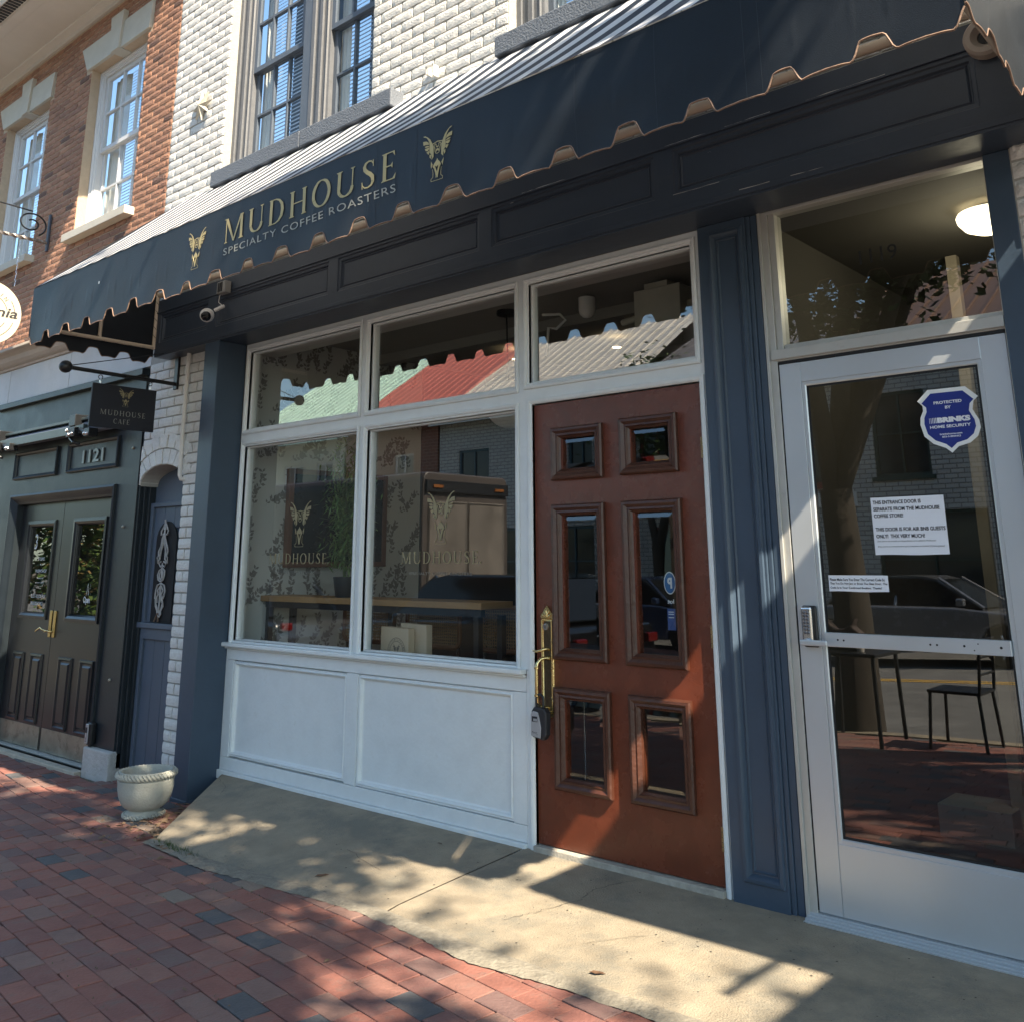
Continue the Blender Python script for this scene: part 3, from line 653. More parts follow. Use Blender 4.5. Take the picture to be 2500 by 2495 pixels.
# ---- shop window frame with mouldings
OPN = [(-6.115, -4.845, 2.278, 2.862), (-4.738, -3.478, 2.278, 2.858), (-3.372, -2.316, 2.288, 2.860), (-6.115, -4.845, .802, 2.152), (-4.738, -3.478, .802, 2.152)]
m_ = MB(); m_.plate(-6.172, -2.262, .79, 2.926, 0, .085, OPN+[(-3.352, -2.300, .78, 2.166)])
m_.box(-3.408, -3.352, 0, .085, -.07, .789); m_.box(-2.300, -2.262, 0, .085, -.07, .789)
FRM = m_.build("shop_window_frame", WHITE_PAINT, parent=CAFE, bevel=.003)
for (a, b, c, d) in OPN:
    m_ = MB(); m_.ring(a, b, c, d, [(-.034, -.0015), (-.034, -.012), (-.024, -.016), (-.014, -.012), (-.010, -.004), (-.003, -.003), (0, .004), (0, .022), (.009, .022), (.011, .030), (.011, .05)])
    m_.build("moulding", WHITE_PAINT, parent=FRM)
    m_ = MB(); m_.add([(a+.004, .046, c+.004), (b-.004, .046, c+.004), (b-.004, .046, d-.004), (a+.004, .046, d-.004)], [(0,1,2,3)]); m_.build("pane", GLASS, parent=FRM)
m_ = MB(); m_.ring(-3.352, -2.300, -.3, 2.166, [(-.030, -.0015), (-.030, -.010), (-.020, -.013), (-.008, -.010), (0, -.002), (0, .02)]); m_.v = [(x, y, max(z, -.065)) for x, y, z in m_.v]
m_.build("door_casing", WHITE_PAINT, parent=FRM)
m_ = MB(); m_.box(-6.222, -3.404, -.050, .0, .762, .790); m_.box(-6.20, -3.406, -.022, .0, .746, .7615); m_.build("window_sill", WHITE_PAINT, parent=FRM, bevel=.008, bseg=3)
# ---- bulkhead
BP = [(-6.087, -4.855, .052, .672), (-4.752, -3.498, .045, .675)]
m_ = MB(); m_.box(-6.21, -3.409, -.022, .04, -.09, -.036); m_.box(-6.205, -3.41, .035, .06, -.03, .745); BLK = m_.build("bulkhead", WHITE_PAINT, parent=CAFE, bevel=.003)
for a, b, c, d, nm in ((-6.205, -3.4095, .675, .745, "rail"), (-6.205, -3.4095, -.034, .045, "rail"), (-6.205, -6.087, .047, .673, "stile"), (-4.855, -4.752, .047, .673, "stile"), (-3.498, -3.4095, .047, .673, "stile")):
    m_ = MB(); m_.box(a, b, rng.uniform(-.0006, .0006), .034, c, d); m_.build(nm, WHITE_PAINT, parent=BLK, bevel=.0022)
for a, b, c, d in BP:
    m_ = MB(); m_.ring(a+.002, b-.002, c+.003, d-.004, [(0, .012), (.003, .006), (.010, .007), (.017, .001), (.024, .006), (.029, .022), (.036, .026)], fill=True); m_.build("panel", WHITE_PAINT, parent=BLK)

# ---- mahogany door
DOOR = None
DP = [((-3.222, -2.884, 1.744, 2.023), (-3.155, -2.92, 1.787, 1.979)), ((-2.778, -2.438, 1.747, 2.032), (-2.716, -2.473, 1.789, 1.978)),
      ((-3.225, -2.884, .846, 1.620), (-3.158, -2.918, .893, 1.572)), ((-2.777, -2.434, .845, 1.621), (-2.709, -2.470, .888, 1.574)),
      ((-3.226, -2.878, .238, .716), (-3.165, -2.915, .283, .672)), ((-2.772, -2.430, .240, .715), (-2.716, -2.467, .286, .670))]
m_ = MB(); m_.plate(-3.346, -2.304, -.024, 2.160, .012, .055, [g for o_, g in DP])
DOOR = m_.build("panelled_door", DOOR_WOOD, parent=CAFE, bevel=.002)
BEV = glass_mat("bevelled_glass", .10, tint=(.80, .84, .82))
for o_, g in DP:
    m_ = MB(); m_.ring(*o_, [(0, .0115), (.001, -.006), (.008, -.014), (.020, -.016), (.030, -.008), (.034, -.004), (.044, -.006), (.050, .004), (.058, .012), (.058, .034)])
    m_.build("moulding", MOULD_WOOD, parent=DOOR)
    a, b, c, d = o_[0]+.058, o_[1]-.058, o_[2]+.058, o_[3]-.058
    m_ = MB(); m_.ring(a, b, c, d, [(-.002, .030), (.026, .0255)]); m_.add([(a+.026, .0255, c+.026), (b-.026, .0255, c+.026), (b-.026, .0255, d-.026), (a+.026, .0255, d-.026)], [(0,1,2,3)])
    m_.build("bevelled_pane", BEV, parent=DOOR)
for z in (1.85, 1.0, .17):
    m_ = MB()
    for k in range(5): m_.lathe([(0, -.050+k*.020), (.008, -.050+k*.020), (.008, -.033+k*.020), (0, -.033+k*.020)], (-2.302, .0, z), 12)
    m_.box(-2.302, -2.288, .0025, .005, z-.05, z+.05); m_.build("hinge", mat("tarnished_brass", (.30, .22, .12), .45, metal=.9, var=.3, scale=60), parent=DOOR)
# handle set: long ornate plate, deadbolt, thumb latch, grip
m_ = MB(); m_.ring(-3.305, -3.226, .585, 1.045, [(0, .012), (0, .004), (.004, .0), (.010, -.001), (.014, .003), (.018, .004)], fill=True)
crest = [(-3.305, 1.045), (-3.309, 1.055), (-3.303, 1.068), (-3.292, 1.076), (-3.284, 1.090), (-3.272, 1.102), (-3.266, 1.108), (-3.260, 1.102), (-3.248, 1.090), (-3.240, 1.076), (-3.229, 1.068), (-3.222, 1.055), (-3.226, 1.045)]
m_.prism(crest, lambda a, b: (a, .000, b), lambda a, b: (a, .0115, b))
foot = [(-3.305, .585), (-3.309, .577), (-3.296, .570), (-3.28, .566), (-3.266, .560), (-3.251, .566), (-3.236, .570), (-3.222, .577), (-3.226, .585)]
m_.prism(foot, lambda a, b: (a, .000, b), lambda a, b: (a, .0115, b))
for k in range(5):
    a = rad(20+35*k); m_.tube([(-3.2655, -.002, 1.052), (-3.2655+.018*math.cos(a), -.006, 1.052+.022*math.sin(a)), (-3.2655+.026*math.cos(a)*1.05, -.003, 1.052+.036*math.sin(a))], [.004, .005, .002], 6)
for x in (-3.298, -3.233): m_.tube([(x, -.002, .60), (x, -.002, 1.035)], .0045, 8)
for z in (.655, .72, .80, .93): 
    for s in (-1, 1): m_.tube([(-3.233-.006, -.006, z-.012*s), (-3.233+.006, -.006, z+.012*s)], .0018, 5)
HP = m_.build("handle_plate", BRASS, parent=DOOR, smooth=35)
m_ = MB(); m_.box(-3.288, -3.243, .0022, .0045, .60, 1.03); m_.build("plate_field", mat("aged_bronze", (.10, .075, .045), .35, metal=.7, var=.4, scale=60), parent=HP)
m_ = MB(); m_.lathe([(.001, -.012), (.010, -.012), (.012, -.008), (.017, -.008), (.019, -.002), (.019, .004)], (-3.272, .002, 1.004), 20, 'y'); m_.build("deadbolt", CHROME, parent=HP, smooth=30)
m_ = MB(); m_.tube([(-3.255, .004, .892), (-3.258, -.02, .898), (-3.272, -.035, .892), (-3.298, -.046, .884), (-3.322, -.05, .888)], [.007, .008, .007, .006, .003], 8); m_.build("thumb_latch", BRASS, parent=HP, smooth=50)
m_ = MB(); g = [(-3.255, .002, .850), (-3.262, -.02, .854), (-3.275, -.045, .848), (-3.283, -.060, .828), (-3.285, -.064, .800), (-3.285, -.064, .74), (-3.285, -.064, .68), (-3.284, -.060, .645), (-3.278, -.045, .622), (-3.268, -.02, .615), (-3.262, .004, .612)]
m_.tube(g, [.012, .009, .008, .009, .008, .010, .008, .009, .008, .009, .012], 10)
for z in (.806, .675): m_.lathe([(.008, -.006), (.0135, -.004), (.0135, .004), (.008, .006)], (-3.285, -.064, z), 12)
m_.build("grip", BRASS, parent=HP, smooth=50)
m_ = MB(); m_.box(-3.352, -2.30, -.025, .07, -.062, -.029); m_.build("threshold", mat("weathered_threshold", (.36, .34, .29), .85, var=.3, scale=18, bump=.5), parent=DOOR, bevel=.004)

# ---- aluminium glass door with transom
m_ = MB(); m_.plate(-1.940, -.929, -.03, 2.944, .0, .09, [(-1.893, -.935, -.04, 2.205), (-1.893, -.935, 2.262, 2.914)])
m_.box(-1.940, -1.924, -.010, -.001, -.06, 2.944); m_.box(-1.913, -.932, -.014, -.001, 2.212, 2.258); m_.box(-1.94, -.93, -.010, -.001, 2.928, 2.944)
m_.box(-1.892, -1.862, .010, .085, 2.263, 2.913); m_.box(-1.861, -.936, .022, .085, 2.263, 2.283)
AD = m_.build("glass_door_frame", ALU_FRAME, parent=CAFE, bevel=.002)
m_ = MB(); m_.add([(-1.862, .045, 2.282), (-.935, .045, 2.282), (-.935, .045, 2.914), (-1.862, .045, 2.914)], [(0,1,2,3)]); m_.build("transom_pane", GLASS_DARK, parent=AD)
m_ = MB(); text_mb(m_, "1119", -1.475, -1.312, 2.577, 2.643, lambda a, b: (a*1.0108, .043, 1.338+(b-1.338)*1.0108)); m_.build("house_number", mat("black_number", (.006, .006, .005), .5), parent=AD)
m_ = MB(); m_.box(-1.893, -1.889, .004, .08, -.02, 2.20); m_.box(-1.889, -.937, .004, .08, 2.192, 2.204); m_.build("gap_seal", RUBBER, parent=AD)
m_ = MB()
m_.box(-1.8885, -1.7905, .006, .050, -.026, 2.190); m_.box(-1.036, -.938, .006, .050, -.026, 2.190)
m_.box(-1.7895, -1.0365, .0065, .050, 2.100, 2.190); m_.box(-1.7895, -1.0365, .0065, .050, -.026, .236)
LEAF = m_.build("door_leaf", ALU, parent=AD, bevel=.0015)
m_ = MB(); m_.ring(-1.789, -1.037, .2365, 2.0995, [(0, .010), (.014, .0105), (.018, .014), (.018, .030)]); m_.build("glazing_bead", ALU, parent=LEAF)
m_ = MB(); m_.ring(-1.772, -1.054, .254, 2.082, [(0, .0185), (.010, .019)]); m_.build("gasket", RUBBER, parent=LEAF)
m_ = MB(); m_.add([(-1.771, .021, .255), (-1.055, .021, .255), (-1.055, .021, 2.081), (-1.771, .021, 2.081)], [(0,1,2,3)]); m_.build("door_pane", GLASS_DARK, parent=LEAF)
m_ = MB(); m_.box(-1.770, -1.056, -.004, .0185, .985, 1.040)
m_.build("push_bar", ALU, parent=LEAF, bevel=.002)
m_ = MB()
for x, z, r in ((-1.715, 1.013, .004), (-1.69, 1.012, .004), (-1.345, 1.013, .004), (-1.32, 1.013, .004), (-1.22, 1.014, .0045), (-1.17, 1.024, .0025), (-1.185, 1.000, .0025), (-1.09, 1.014, .005)):
    m_.lathe([(0, 0), (r, 0), (r, .002)], (x, -.0055, z), 10, 'y')
m_.build("screw", BLACK, parent=LEAF, kind="stuff")
m_ = MB(); m_.box(-1.862, -1.797, -.012, .006, .978, 1.146); m_.build("keypad_back", BLACK, parent=LEAF, bevel=.012, bseg=4)
m_ = MB(); m_.box(-1.859, -1.812, -.030, -.012, .985, 1.142); KP = m_.build("keypad", CHROME, parent=LEAF, bevel=.012, bseg=4)
m_ = MB()
for r in range(7):
    for c in range(2): m_.lathe([(0, -.006), (.0045, -.006), (.006, 0)], (-1.8425+c*.014, -.030, 1.118-r*.0135), 10, 'y')
m_.build("keypad_buttons", mat("dark_chrome", (.25, .25, .27), .2, metal=1), parent=KP, kind="stuff")
m_ = MB(); m_.tube([(-1.835, -.03, 1.002), (-1.835, -.052, 1.002)], .013, 14); m_.build("spindle", ALU, parent=KP, smooth=40)
m_ = MB(); m_.box(-1.858, -1.740, -.062, -.050, .988, 1.012); m_.build("lever", ALU, parent=KP, bevel=.006, bseg=3)
m_ = MB()
for i in range(5): m_.box(-1.93, -.90, -.075+i*.017, -.075+i*.017+.012, -.066+i*.006, -.058+i*.007)
m_.box(-1.93, -.90, -.078, .03, -.09, -.064); m_.box(-1.93, -.90, .011, .06, -.066, -.029); m_.build("threshold", ALU, parent=AD)
# ================================================================ awning
AX0, AX1, AY, AZT = -7.152, -.645, -1.21, 3.306
def notch(d, low=2.870, top=2.934, a=.030, b=.072):
    d = abs(d)
    if d < a: return top+.003*math.cos(d/a*1.57)
    if d < b: t = (d-a)/(b-a); t = t*t*(3-2*t); return top+(low-top)*t
    return low-.004*math.exp(-((d-b)/.02)**2)+.004*min(1, (d-b)/.09)
def vbot(x):
    u = (x+4.978)/.3125; k = round(u); h = math.sin(k*12.9898)*43758.5453; h -= math.floor(h); h2 = math.sin(k*78.233)*12543.123; h2 -= math.floor(h2)
    d = (u-k)*.3125+(h-.5)*.012
    z = notch(d, 2.870, 2.934+(h2-.5)*.014, .027+.008*h, .064+.018*h2)+.004*math.sin(x*5.3)
    e = min(x-AX0, AX1-x)
    return z+.012*noise.noise(Vector((x*1.3, 0, 0)))*.5
def vy(x, z):
    t = max(0, (3.31-z)/.43)
    return AY+.010*noise.noise(Vector((x*.9, z*1.5, 2)))*t-.004*t*math.sin(x*2*math.pi/.3125*.5)-.006*math.exp(-((x+2.05)/.35)**2)*math.sin((z-3.0)*14)-.0035*math.exp(-((z-3.06-.05*noise.noise(Vector((x*.7, 5, 0))))/.013)**2)*(.4+.6*abs(math.sin(x*1.3)))+.003*noise.noise(Vector((x*4, z*5, 7)))*t
AWN = thing("awning", "long dark navy shop awning with striped roof, scalloped valance and gold lettering", "awning", (-3.9, -.7, 2.87))
m_ = MB(); X = []; x = AX0
while x < AX1: X.append(x); x += .009
X.append(AX1); R_ = 8
m_.v = [(x, vy(x, vbot(x)+(AZT-vbot(x))*j/R_), vbot(x)+(AZT-vbot(x))*j/R_) for j in range(R_+1) for x in X]; n = len(X)
m_.f = [(j*n+i, j*n+i+1, (j+1)*n+i+1, (j+1)*n+i) for j in range(R_) for i in range(n-1)]; m_.r = [0]*len(m_.f)
nb = len(m_.v); m_.v += [(x, y+.0025, z) for x, y, z in m_.v]; m_.f += [tuple(q+nb for q in f_[::-1]) for f_ in m_.f]+[(i, i+nb, i+1+nb, i+1) for i in range(n-1)]; m_.r = [0]*len(m_.f)
VAL = m_.build("valance", FABRIC, parent=AWN, smooth=60)
m_ = MB(); m_.tube([(x, vy(x, vbot(x))-.0005, vbot(x)) for x in X], .0037, 6); m_.build("edge_binding", BINDING, parent=VAL, smooth=60)
# roof stripes
def roof_mat():
    m = bpy.data.materials.new("striped_awning_cloth"); m.use_nodes = True; t = m.node_tree; N = t.nodes; L = t.links; b = N["Principled BSDF"]
    g = N.new("ShaderNodeNewGeometry"); sx = N.new("ShaderNodeSeparateXYZ"); L.new(g.outputs["Position"], sx.inputs[0])
    a = N.new("ShaderNodeMath"); a.operation = 'MULTIPLY_ADD'; a.inputs[1].default_value = 1/.2085; a.inputs[2].default_value = 20+2.494/.2085; L.new(sx.outputs[0], a.inputs[0])
    f = N.new("ShaderNodeMath"); f.operation = 'FRACT'; L.new(a.outputs[0], f.inputs[0])
    c = N.new("ShaderNodeMath"); c.operation = 'LESS_THAN'; c.inputs[1].default_value = .50; L.new(f.outputs[0], c.inputs[0])
    mx = N.new("ShaderNodeMix"); mx.data_type = 'RGBA'; L.new(c.outputs[0], mx.inputs[0]); mx.inputs[6].default_value = (.020, .030, .050, 1); mx.inputs[7].default_value = (.72, .73, .75, 1)
    L.new(mx.outputs[2], b.inputs["Base Color"]); b.inputs["Roughness"].default_value = .6
    tl = N.new("ShaderNodeBsdfTranslucent"); L.new(mx.outputs[2], tl.inputs[0]); ms = N.new("ShaderNodeMixShader"); ms.inputs[0].default_value = .32
    L.new(b.outputs[0], ms.inputs[1]); L.new(tl.outputs[0], ms.inputs[2]); L.new(ms.outputs[0], N["Material Output"].inputs[0])
    return m
m_ = MB(); ys = [i/10 for i in range(11)]; XR = [AX0+(AX1-AX0)*i/120 for i in range(121)]
f = lambda x, t: (x, AY-.004+(1.105+.004)*t, AZT+.002+(4.300-AZT)*t-.018*math.sin(math.pi*t)*(1+.5*noise.noise(Vector((x*1.7, t, 0)))))
m_.v = [f(x, t) for t in ys for x in XR]; n = len(XR); m_.f = [(j*n+i, j*n+i+1, (j+1)*n+i+1, (j+1)*n+i) for j in range(10) for i in range(n-1)]; m_.r = [0]*len(m_.f)
m_.build("striped_roof", roof_mat(), parent=AWN, smooth=60)
# side panels, with their own scallops
for X0, nm in ((AX0, 0), (AX1, 1)):
    pts = []; k = 120
    for i in range(k+1):
        y = AY+(AY*0-.235-AY)*i/k; u = (y+.975)/.25; pts.append((y, notch((u-round(u))*.25, 2.884, 2.938) if not nm else notch((u-round(u))*.25, 2.90, 2.94)))
    pts += [(-.235, 4.17), (-.108, 4.295), (AY, AZT)]
    m_ = MB(); wv = (lambda a, b: .012*math.sin(a*7+b*3)) if nm else (lambda a, b: 0)
    m_.prism(pts, lambda a, b: (X0+wv(a, b), a, b), lambda a, b: (X0+.003+wv(a, b), a, b))
    SP = m_.build("side_panel", FABRIC, parent=AWN)
    m_ = MB(); m_.tube([(X0+.0015+wv(a, b), a, b) for a, b in pts[:k+1]], .0036, 6); m_.build("edge_binding", BINDING, parent=SP, smooth=60)
m_ = MB()
for Xp in (-7.128, -.67):
    m_.tube([(Xp, -.245, 2.995), (Xp, -.245, 3.47)], .0155, 10); m_.tube([(Xp, -.245, 3.01), (Xp, -1.17, 3.01)], .0155, 10)
    m_.tube([(Xp, -.695, 3.01), (Xp, -.695, 3.73)], .014, 10)
m_.tube([(-7.13, -.235, 3.445), (-.64, -.235, 3.445)], .024, 12)
m_.tube([(-7.12, -1.19, 3.292), (-.66, -1.19, 3.292)], .012, 10)
for Xp in (-5.5, -3.9, -2.3): m_.tube([(Xp, -.12, 4.25), (Xp, -1.19, 3.285)], .012, 8)
m_.build("frame_pipes", PIPE_TAN, parent=AWN, smooth=50)
m_ = MB()
for i in range(8): y = -.32-.11*i; m_.tube([(-7.146, y, 3.03), (-7.112, y-.01, 2.99), (-7.146, y-.045, 3.0), (-7.112, y-.06, 3.03)], .0018, 5)
for i in range(6): z = 3.08+.07*i; m_.tube([(-7.128, -.228, z), (-7.108, -.25, z+.01), (-7.128, -.262, z+.035)], .0018, 5)
m_.build("lacing", BLACK, parent=AWN, kind="stuff")
# lettering, printed on the valance
pv = lambda a, b, n=0: (a, vy(a, b)-.0034-.0002*n, b)
m_ = MB(); serif_mb(m_, "MUDHOUSE", -4.600, -3.150, 3.078, 3.222, pv, .24); m_.build("gold_lettering", GOLD, parent=AWN, kind="stuff")
m_ = MB(); text_mb(m_, "SPECIALTY COFFEE ROASTERS", -4.603, -3.155, 3.008, 3.048, pv, space=1.15); m_.build("small_lettering", GREY_PRINT, parent=AWN)
for a, b in ((-4.985, -4.798), (-2.972, -2.786)):
    m_ = MB(); emblem(m_, a, b, 2.988, 3.236, pv); m_.build("winged_emblem", GOLD, parent=AWN)
m_ = MB()
for xs_ in (-6.6, -5.75, -3.30, -3.02, -2.10, -1.72, -1.36, -1.30):
    zs = [vbot(xs_)+.004+(AZT-.004-vbot(xs_)-.004)*i/10 for i in range(11)]
    m_.add([(xs_, vy(xs_, z)-.0012, z) for z in zs]+[(xs_+.0022, vy(xs_+.0022, z)-.0012, z) for z in zs], [(i, i+1, i+12, i+11) for i in range(10)])
m_.build("seam", mat("faded_seam", (.030, .036, .045), .6), parent=AWN, kind="stuff")
TEAR = mat("pinhole_tear", (.7, .72, .75), .6)
m_ = MB(); m_.poly([pv(-6.10+dx, 3.145+dz, 3) for dx, dz in ((0, .012), (.006, .004), (.016, .008), (.010, -.002), (.014, -.012), (.004, -.006), (-.006, -.012), (-.003, 0))]); m_.build("tear", TEAR, parent=VAL)
# the awning of the shop next door, just outside the frame on the right
NA = thing("flat_canopy", "flat dark canopy of the next shop, just past the right edge of view", "canopy", (.7, -.6, 3.3))
m_ = MB(); m_.box(-.01, 1.40, -1.32, -.11, 3.34, 3.44); m_.box(.005, 1.385, -1.30, -.11, 3.20, 3.3395); m_.box(1.402, 6.0, -2.45, -.11, 3.34, 3.44); m_.build("canopy", FABRIC, parent=NA, bevel=.004)
m_ = MB(); m_.tube([(1.24, -1.1, 3.455), (1.23, -1.72, 3.47)], .018, 8); m_.build("flag_pole_socket", BLACK, parent=NA)

# ================================================================ hanging sign, bracket, cameras, pipe
XS = -6.97
BR = thing("sign_bracket", "black iron bracket arm with a ball end over the alley door", "bracket", (XS, -.1, 2.7))
m_ = MB(); m_.box(XS-.028, XS+.028, -.122, -.103, 2.665, 2.985); m_.build("wall_plate", BLACK, parent=BR, bevel=.003)
m_ = MB(); m_.tube([(XS, -.11, 2.708), (XS, -.97, 2.722)], .0155, 12); m_.build("arm", BLACK, parent=BR, smooth=50)
m_ = MB(); m_.lathe([(.001+.046*math.sin(math.pi*i/12), -.046*math.cos(math.pi*i/12)) for i in range(13)], (XS, -.995, 2.723), 20); m_.build("ball_finial", BLACK, parent=BR, smooth=60)
m_ = MB(); m_.tube([(XS, -.97, 2.735), (XS, -.11, 2.975)], .0035, 6); m_.build("stay_wire", BLACK, parent=BR)
SG = thing("hanging_sign", "dark rectangular hanging sign with gold winged emblem and cafe name", "sign", (XS, -.53, 2.3))
m_ = MB(); m_.box(XS-.009, XS+.009, -.785, -.275, 2.307, 2.634); m_.build("board", mat("dark_sign_board", (.012, .015, .024), .5, var=.15, scale=4), parent=SG, bevel=.002)
ps = lambda a, b, n=0: (XS+.0105+.0002*n, a, b)
m_ = MB(); emblem(m_, -.578, -.462, 2.478, 2.618, ps); m_.build("winged_emblem", GOLD_DULL, parent=SG)
m_ = MB(); serif_mb(m_, "MUDHOUSE", -.708, -.352, 2.405, 2.444, ps, .30); serif_mb(m_, "CAFE'", -.602, -.465, 2.345, 2.381, ps, .22); m_.build("lettering", mat("pale_sign_print", (.27, .27, .24), .6), parent=SG)
for y in (-.728, -.330):
    m_ = MB(); m_.tube([(XS+.0*k, y+.016*math.cos(2*math.pi*k/14), 2.682+.016*math.sin(2*math.pi*k/14)) for k in range(14)], .0032, 6, closed=True); m_.build("hanging_ring", BLACK, parent=SG)
    m_ = MB(); m_.tube([(XS+.010*math.cos(2*math.pi*k/14), y, 2.648+.022*math.sin(2*math.pi*k/14)) for k in range(14)], .0025, 6, closed=True); m_.build("hook", CHROME, parent=SG)

SC = thing("security_camera", "white dome security camera hanging below the awning edge at the left of the fascia", "camera", (-6.2, -.3, 3.1))
m_ = MB(); m_.lathe([(.001+.052*math.sin(math.pi*i/14), -.052*math.cos(math.pi*i/14)) for i in range(15)], (-6.19, -.345, 3.10), 24); m_.tube([(-6.17, -.30, 3.14), (-6.14, -.26, 3.17), (-6.14, -.242, 3.18)], .014, 10); m_.build("housing", WHITE_PLASTIC, parent=SC, smooth=60)
m_ = MB(); m_.lathe([(.001+.038*math.sin(math.pi*i/12), -.038*math.cos(math.pi*i/12)) for i in range(13)], (-6.172, -.362, 3.088), 20); m_.build("lens", mat("camera_lens", (.005, .006, .008), .08), parent=SC, smooth=60)
m_ = MB(); m_.tube([(-6.14, -.25, 3.18), (-6.17, -.27, 3.21), (-6.18, -.26, 3.26), (-6.13, -.262, 3.30)], .003, 6); m_.build("cable", WHITE_PLASTIC, parent=SC)
JB = thing("junction_box", "grey clip-on box on the fascia edge above the white dome camera", "junction box", (-6.1, -.3, 3.3))
m_ = MB(); m_.box(-6.16, -6.05, -.30, -.247, 3.265, 3.355); m_.build("box", mat("clear_grey_plastic", (.30, .30, .28), .3), parent=JB, bevel=.004)
m_ = MB(); [m_.box(-6.14+i*.022, -6.13+i*.022, -.305, -.298, 3.275, 3.345) for i in range(3)]; m_.build("ribs", BLACK, parent=JB)
RL = thing("round_light", "round beige ceiling-type light fixed to the fascia near its right end", "light fitting", (-.80, -.24, 3.31))
m_ = MB(); m_.lathe([(.001, -.010), (.030, -.010), (.032, -.030), (.052, -.052), (.072, -.052), (.082, -.040), (.084, -.001)], (-.80, -.242, 3.305), 36, 'y'); m_.build("trim_ring", mat("beige_plastic", (.42, .36, .30), .5), parent=RL, smooth=35)
m_ = MB(); m_.lathe([(.001, -.028), (.029, -.028)], (-.80, -.242, 3.305), 24, 'y'); m_.build("lens", RUBBER, parent=RL)
DP_ = thing("drain_pipe", "thin cream painted pipe running down the white brick above the alley arch", "pipe", (-6.8, -.12, 2))
m_ = MB(); m_.tube([(-6.765, -.135, 2.93), (-6.772, -.135, 2.3), (-6.762, -.135, 1.975), (-6.755, -.128, 1.95), (-6.745, -.09, 1.945)], .0165, 10); m_.build("pipe", CREAM_PAINT, parent=DP_, smooth=50)
# star shaped tie-rod anchor
m_ = MB(); P = []
for i in range(16):
    a = 2*math.pi*i/16+.1; r = .135 if i % 2 == 0 else .055; P.append((-6.905+r*math.cos(a), 5.115+r*math.sin(a)))
m_.v = [(a, -.125, b) for a, b in P]+[(a, -.112, b) for a, b in P]+[(-6.905, -.158, 5.115)]
m_.f = [(i, (i+1) % 16, 32) for i in range(16)]+[(i, i+16, (i+1) % 16+16, (i+1) % 16) for i in range(16)]; m_.r = [0]*32
tag(m_.build("star_anchor", mat("rusty_white_iron", (.50, .46, .38), .7, var=.2, scale=20, stain=((.25, .14, .07), .58, .7), stainscale=25)), "cast star-shaped wall anchor on the sunlit white brick", "wall anchor")
m_ = MB(); m_.box(-4.10, -4.09, -.15, -.10, 4.385, 4.44); m_.box(-4.10, -4.03, -.15, -.146, 4.425, 4.44); m_.box(-4.035, -4.03, -.15, -.10, 4.36, 4.44)
tag(m_.build("wall_hook", mat("painted_iron", (.6, .57, .5), .6)), "bent painted iron hook on the white brick just above the striped awning roof", "hook")

# ================================================================ alley door under the brick arch
GT = thing("alley_door", "narrow arched slate blue plank door between the white brick and the dark shopfront", "door", (-7.1, .03, -.28))
arch_pts = lambda x0, x1, z0, zs, h, k=14: [(x0, z0), (x1, z0)]+[((x0+x1)/2+(x1-x0)/2*math.cos(math.pi*i/k), zs+h*math.sin(math.pi*i/k)) for i in range(k+1)]
m_ = MB(); m_.prism(arch_pts(-7.52, -6.70, -.28, 1.86, .20), lambda a, b: (a, .065, b), lambda a, b: (a, .10, b))
m_.plate(-7.50, -6.72, -.28, 1.80, .030, .064, [(-7.42, -6.80, .872, 1.765), (-7.42, -6.80, -.20, .750)]); m_.build("door_board", GATE_PAINT, parent=GT, bevel=.004)
m_ = MB(); m_.box(-7.50, -6.72, .008, .030, .833, .875); m_.build("ledge", GATE_PAINT, parent=GT, bevel=.006)
for (za, zb) in ((-.20, .75), (.875, 1.765)):
    for i in range(4):
        a = -7.42+i*.155; b = a+.150
        if za > 0 and i in (1, 2): 
            m_ = MB(); m_.box(a, b, .052, .0645, 1.60, zb); m_.build("plank", GATE_PAINT, parent=GT, bevel=.002); continue
        m_ = MB(); m_.box(a, b, .052, .0645, za, zb); m_.build("plank", GATE_PAINT, parent=GT, bevel=.002)
m_ = MB(); m_.prism([(-7.355, .88), (-7.045, .88)]+[(-7.20+.155*math.cos(math.pi*i/12), 1.50+.15*math.sin(math.pi*i/12)) for i in range(13)], lambda a, b: (a, .0630, b), lambda a, b: (a, .0640, b))
m_ = MB(); m_.prism([(-7.355, .88), (-7.045, .88)]+[(-7.20+.155*math.cos(math.pi*i/12), 1.50+.15*math.sin(math.pi*i/12)) for i in range(13)], lambda a, b: (a, .046, b), lambda a, b: (a, .0512, b))
m_.build("opening", mat("painted_void_black", (.006, .006, .007), .8), parent=GT)  # black sheet paints the dark of an opening; no hole is cut
IRON = mat("pale_cast_iron", (.40, .39, .38), .6, var=.15, scale=40)
m_ = MB(); gx, gy = -7.215, .034
def T(pts, r=.0065, closed=False): m_.tube([(gx+a, gy+.004*math.sin(b*40), b) for a, b in pts], r, 6, closed=closed)
T([(0, 1.665), (0, 1.60), (0, 1.54)], .008); T([(-.03, 1.60), (0, 1.645), (.03, 1.60)])
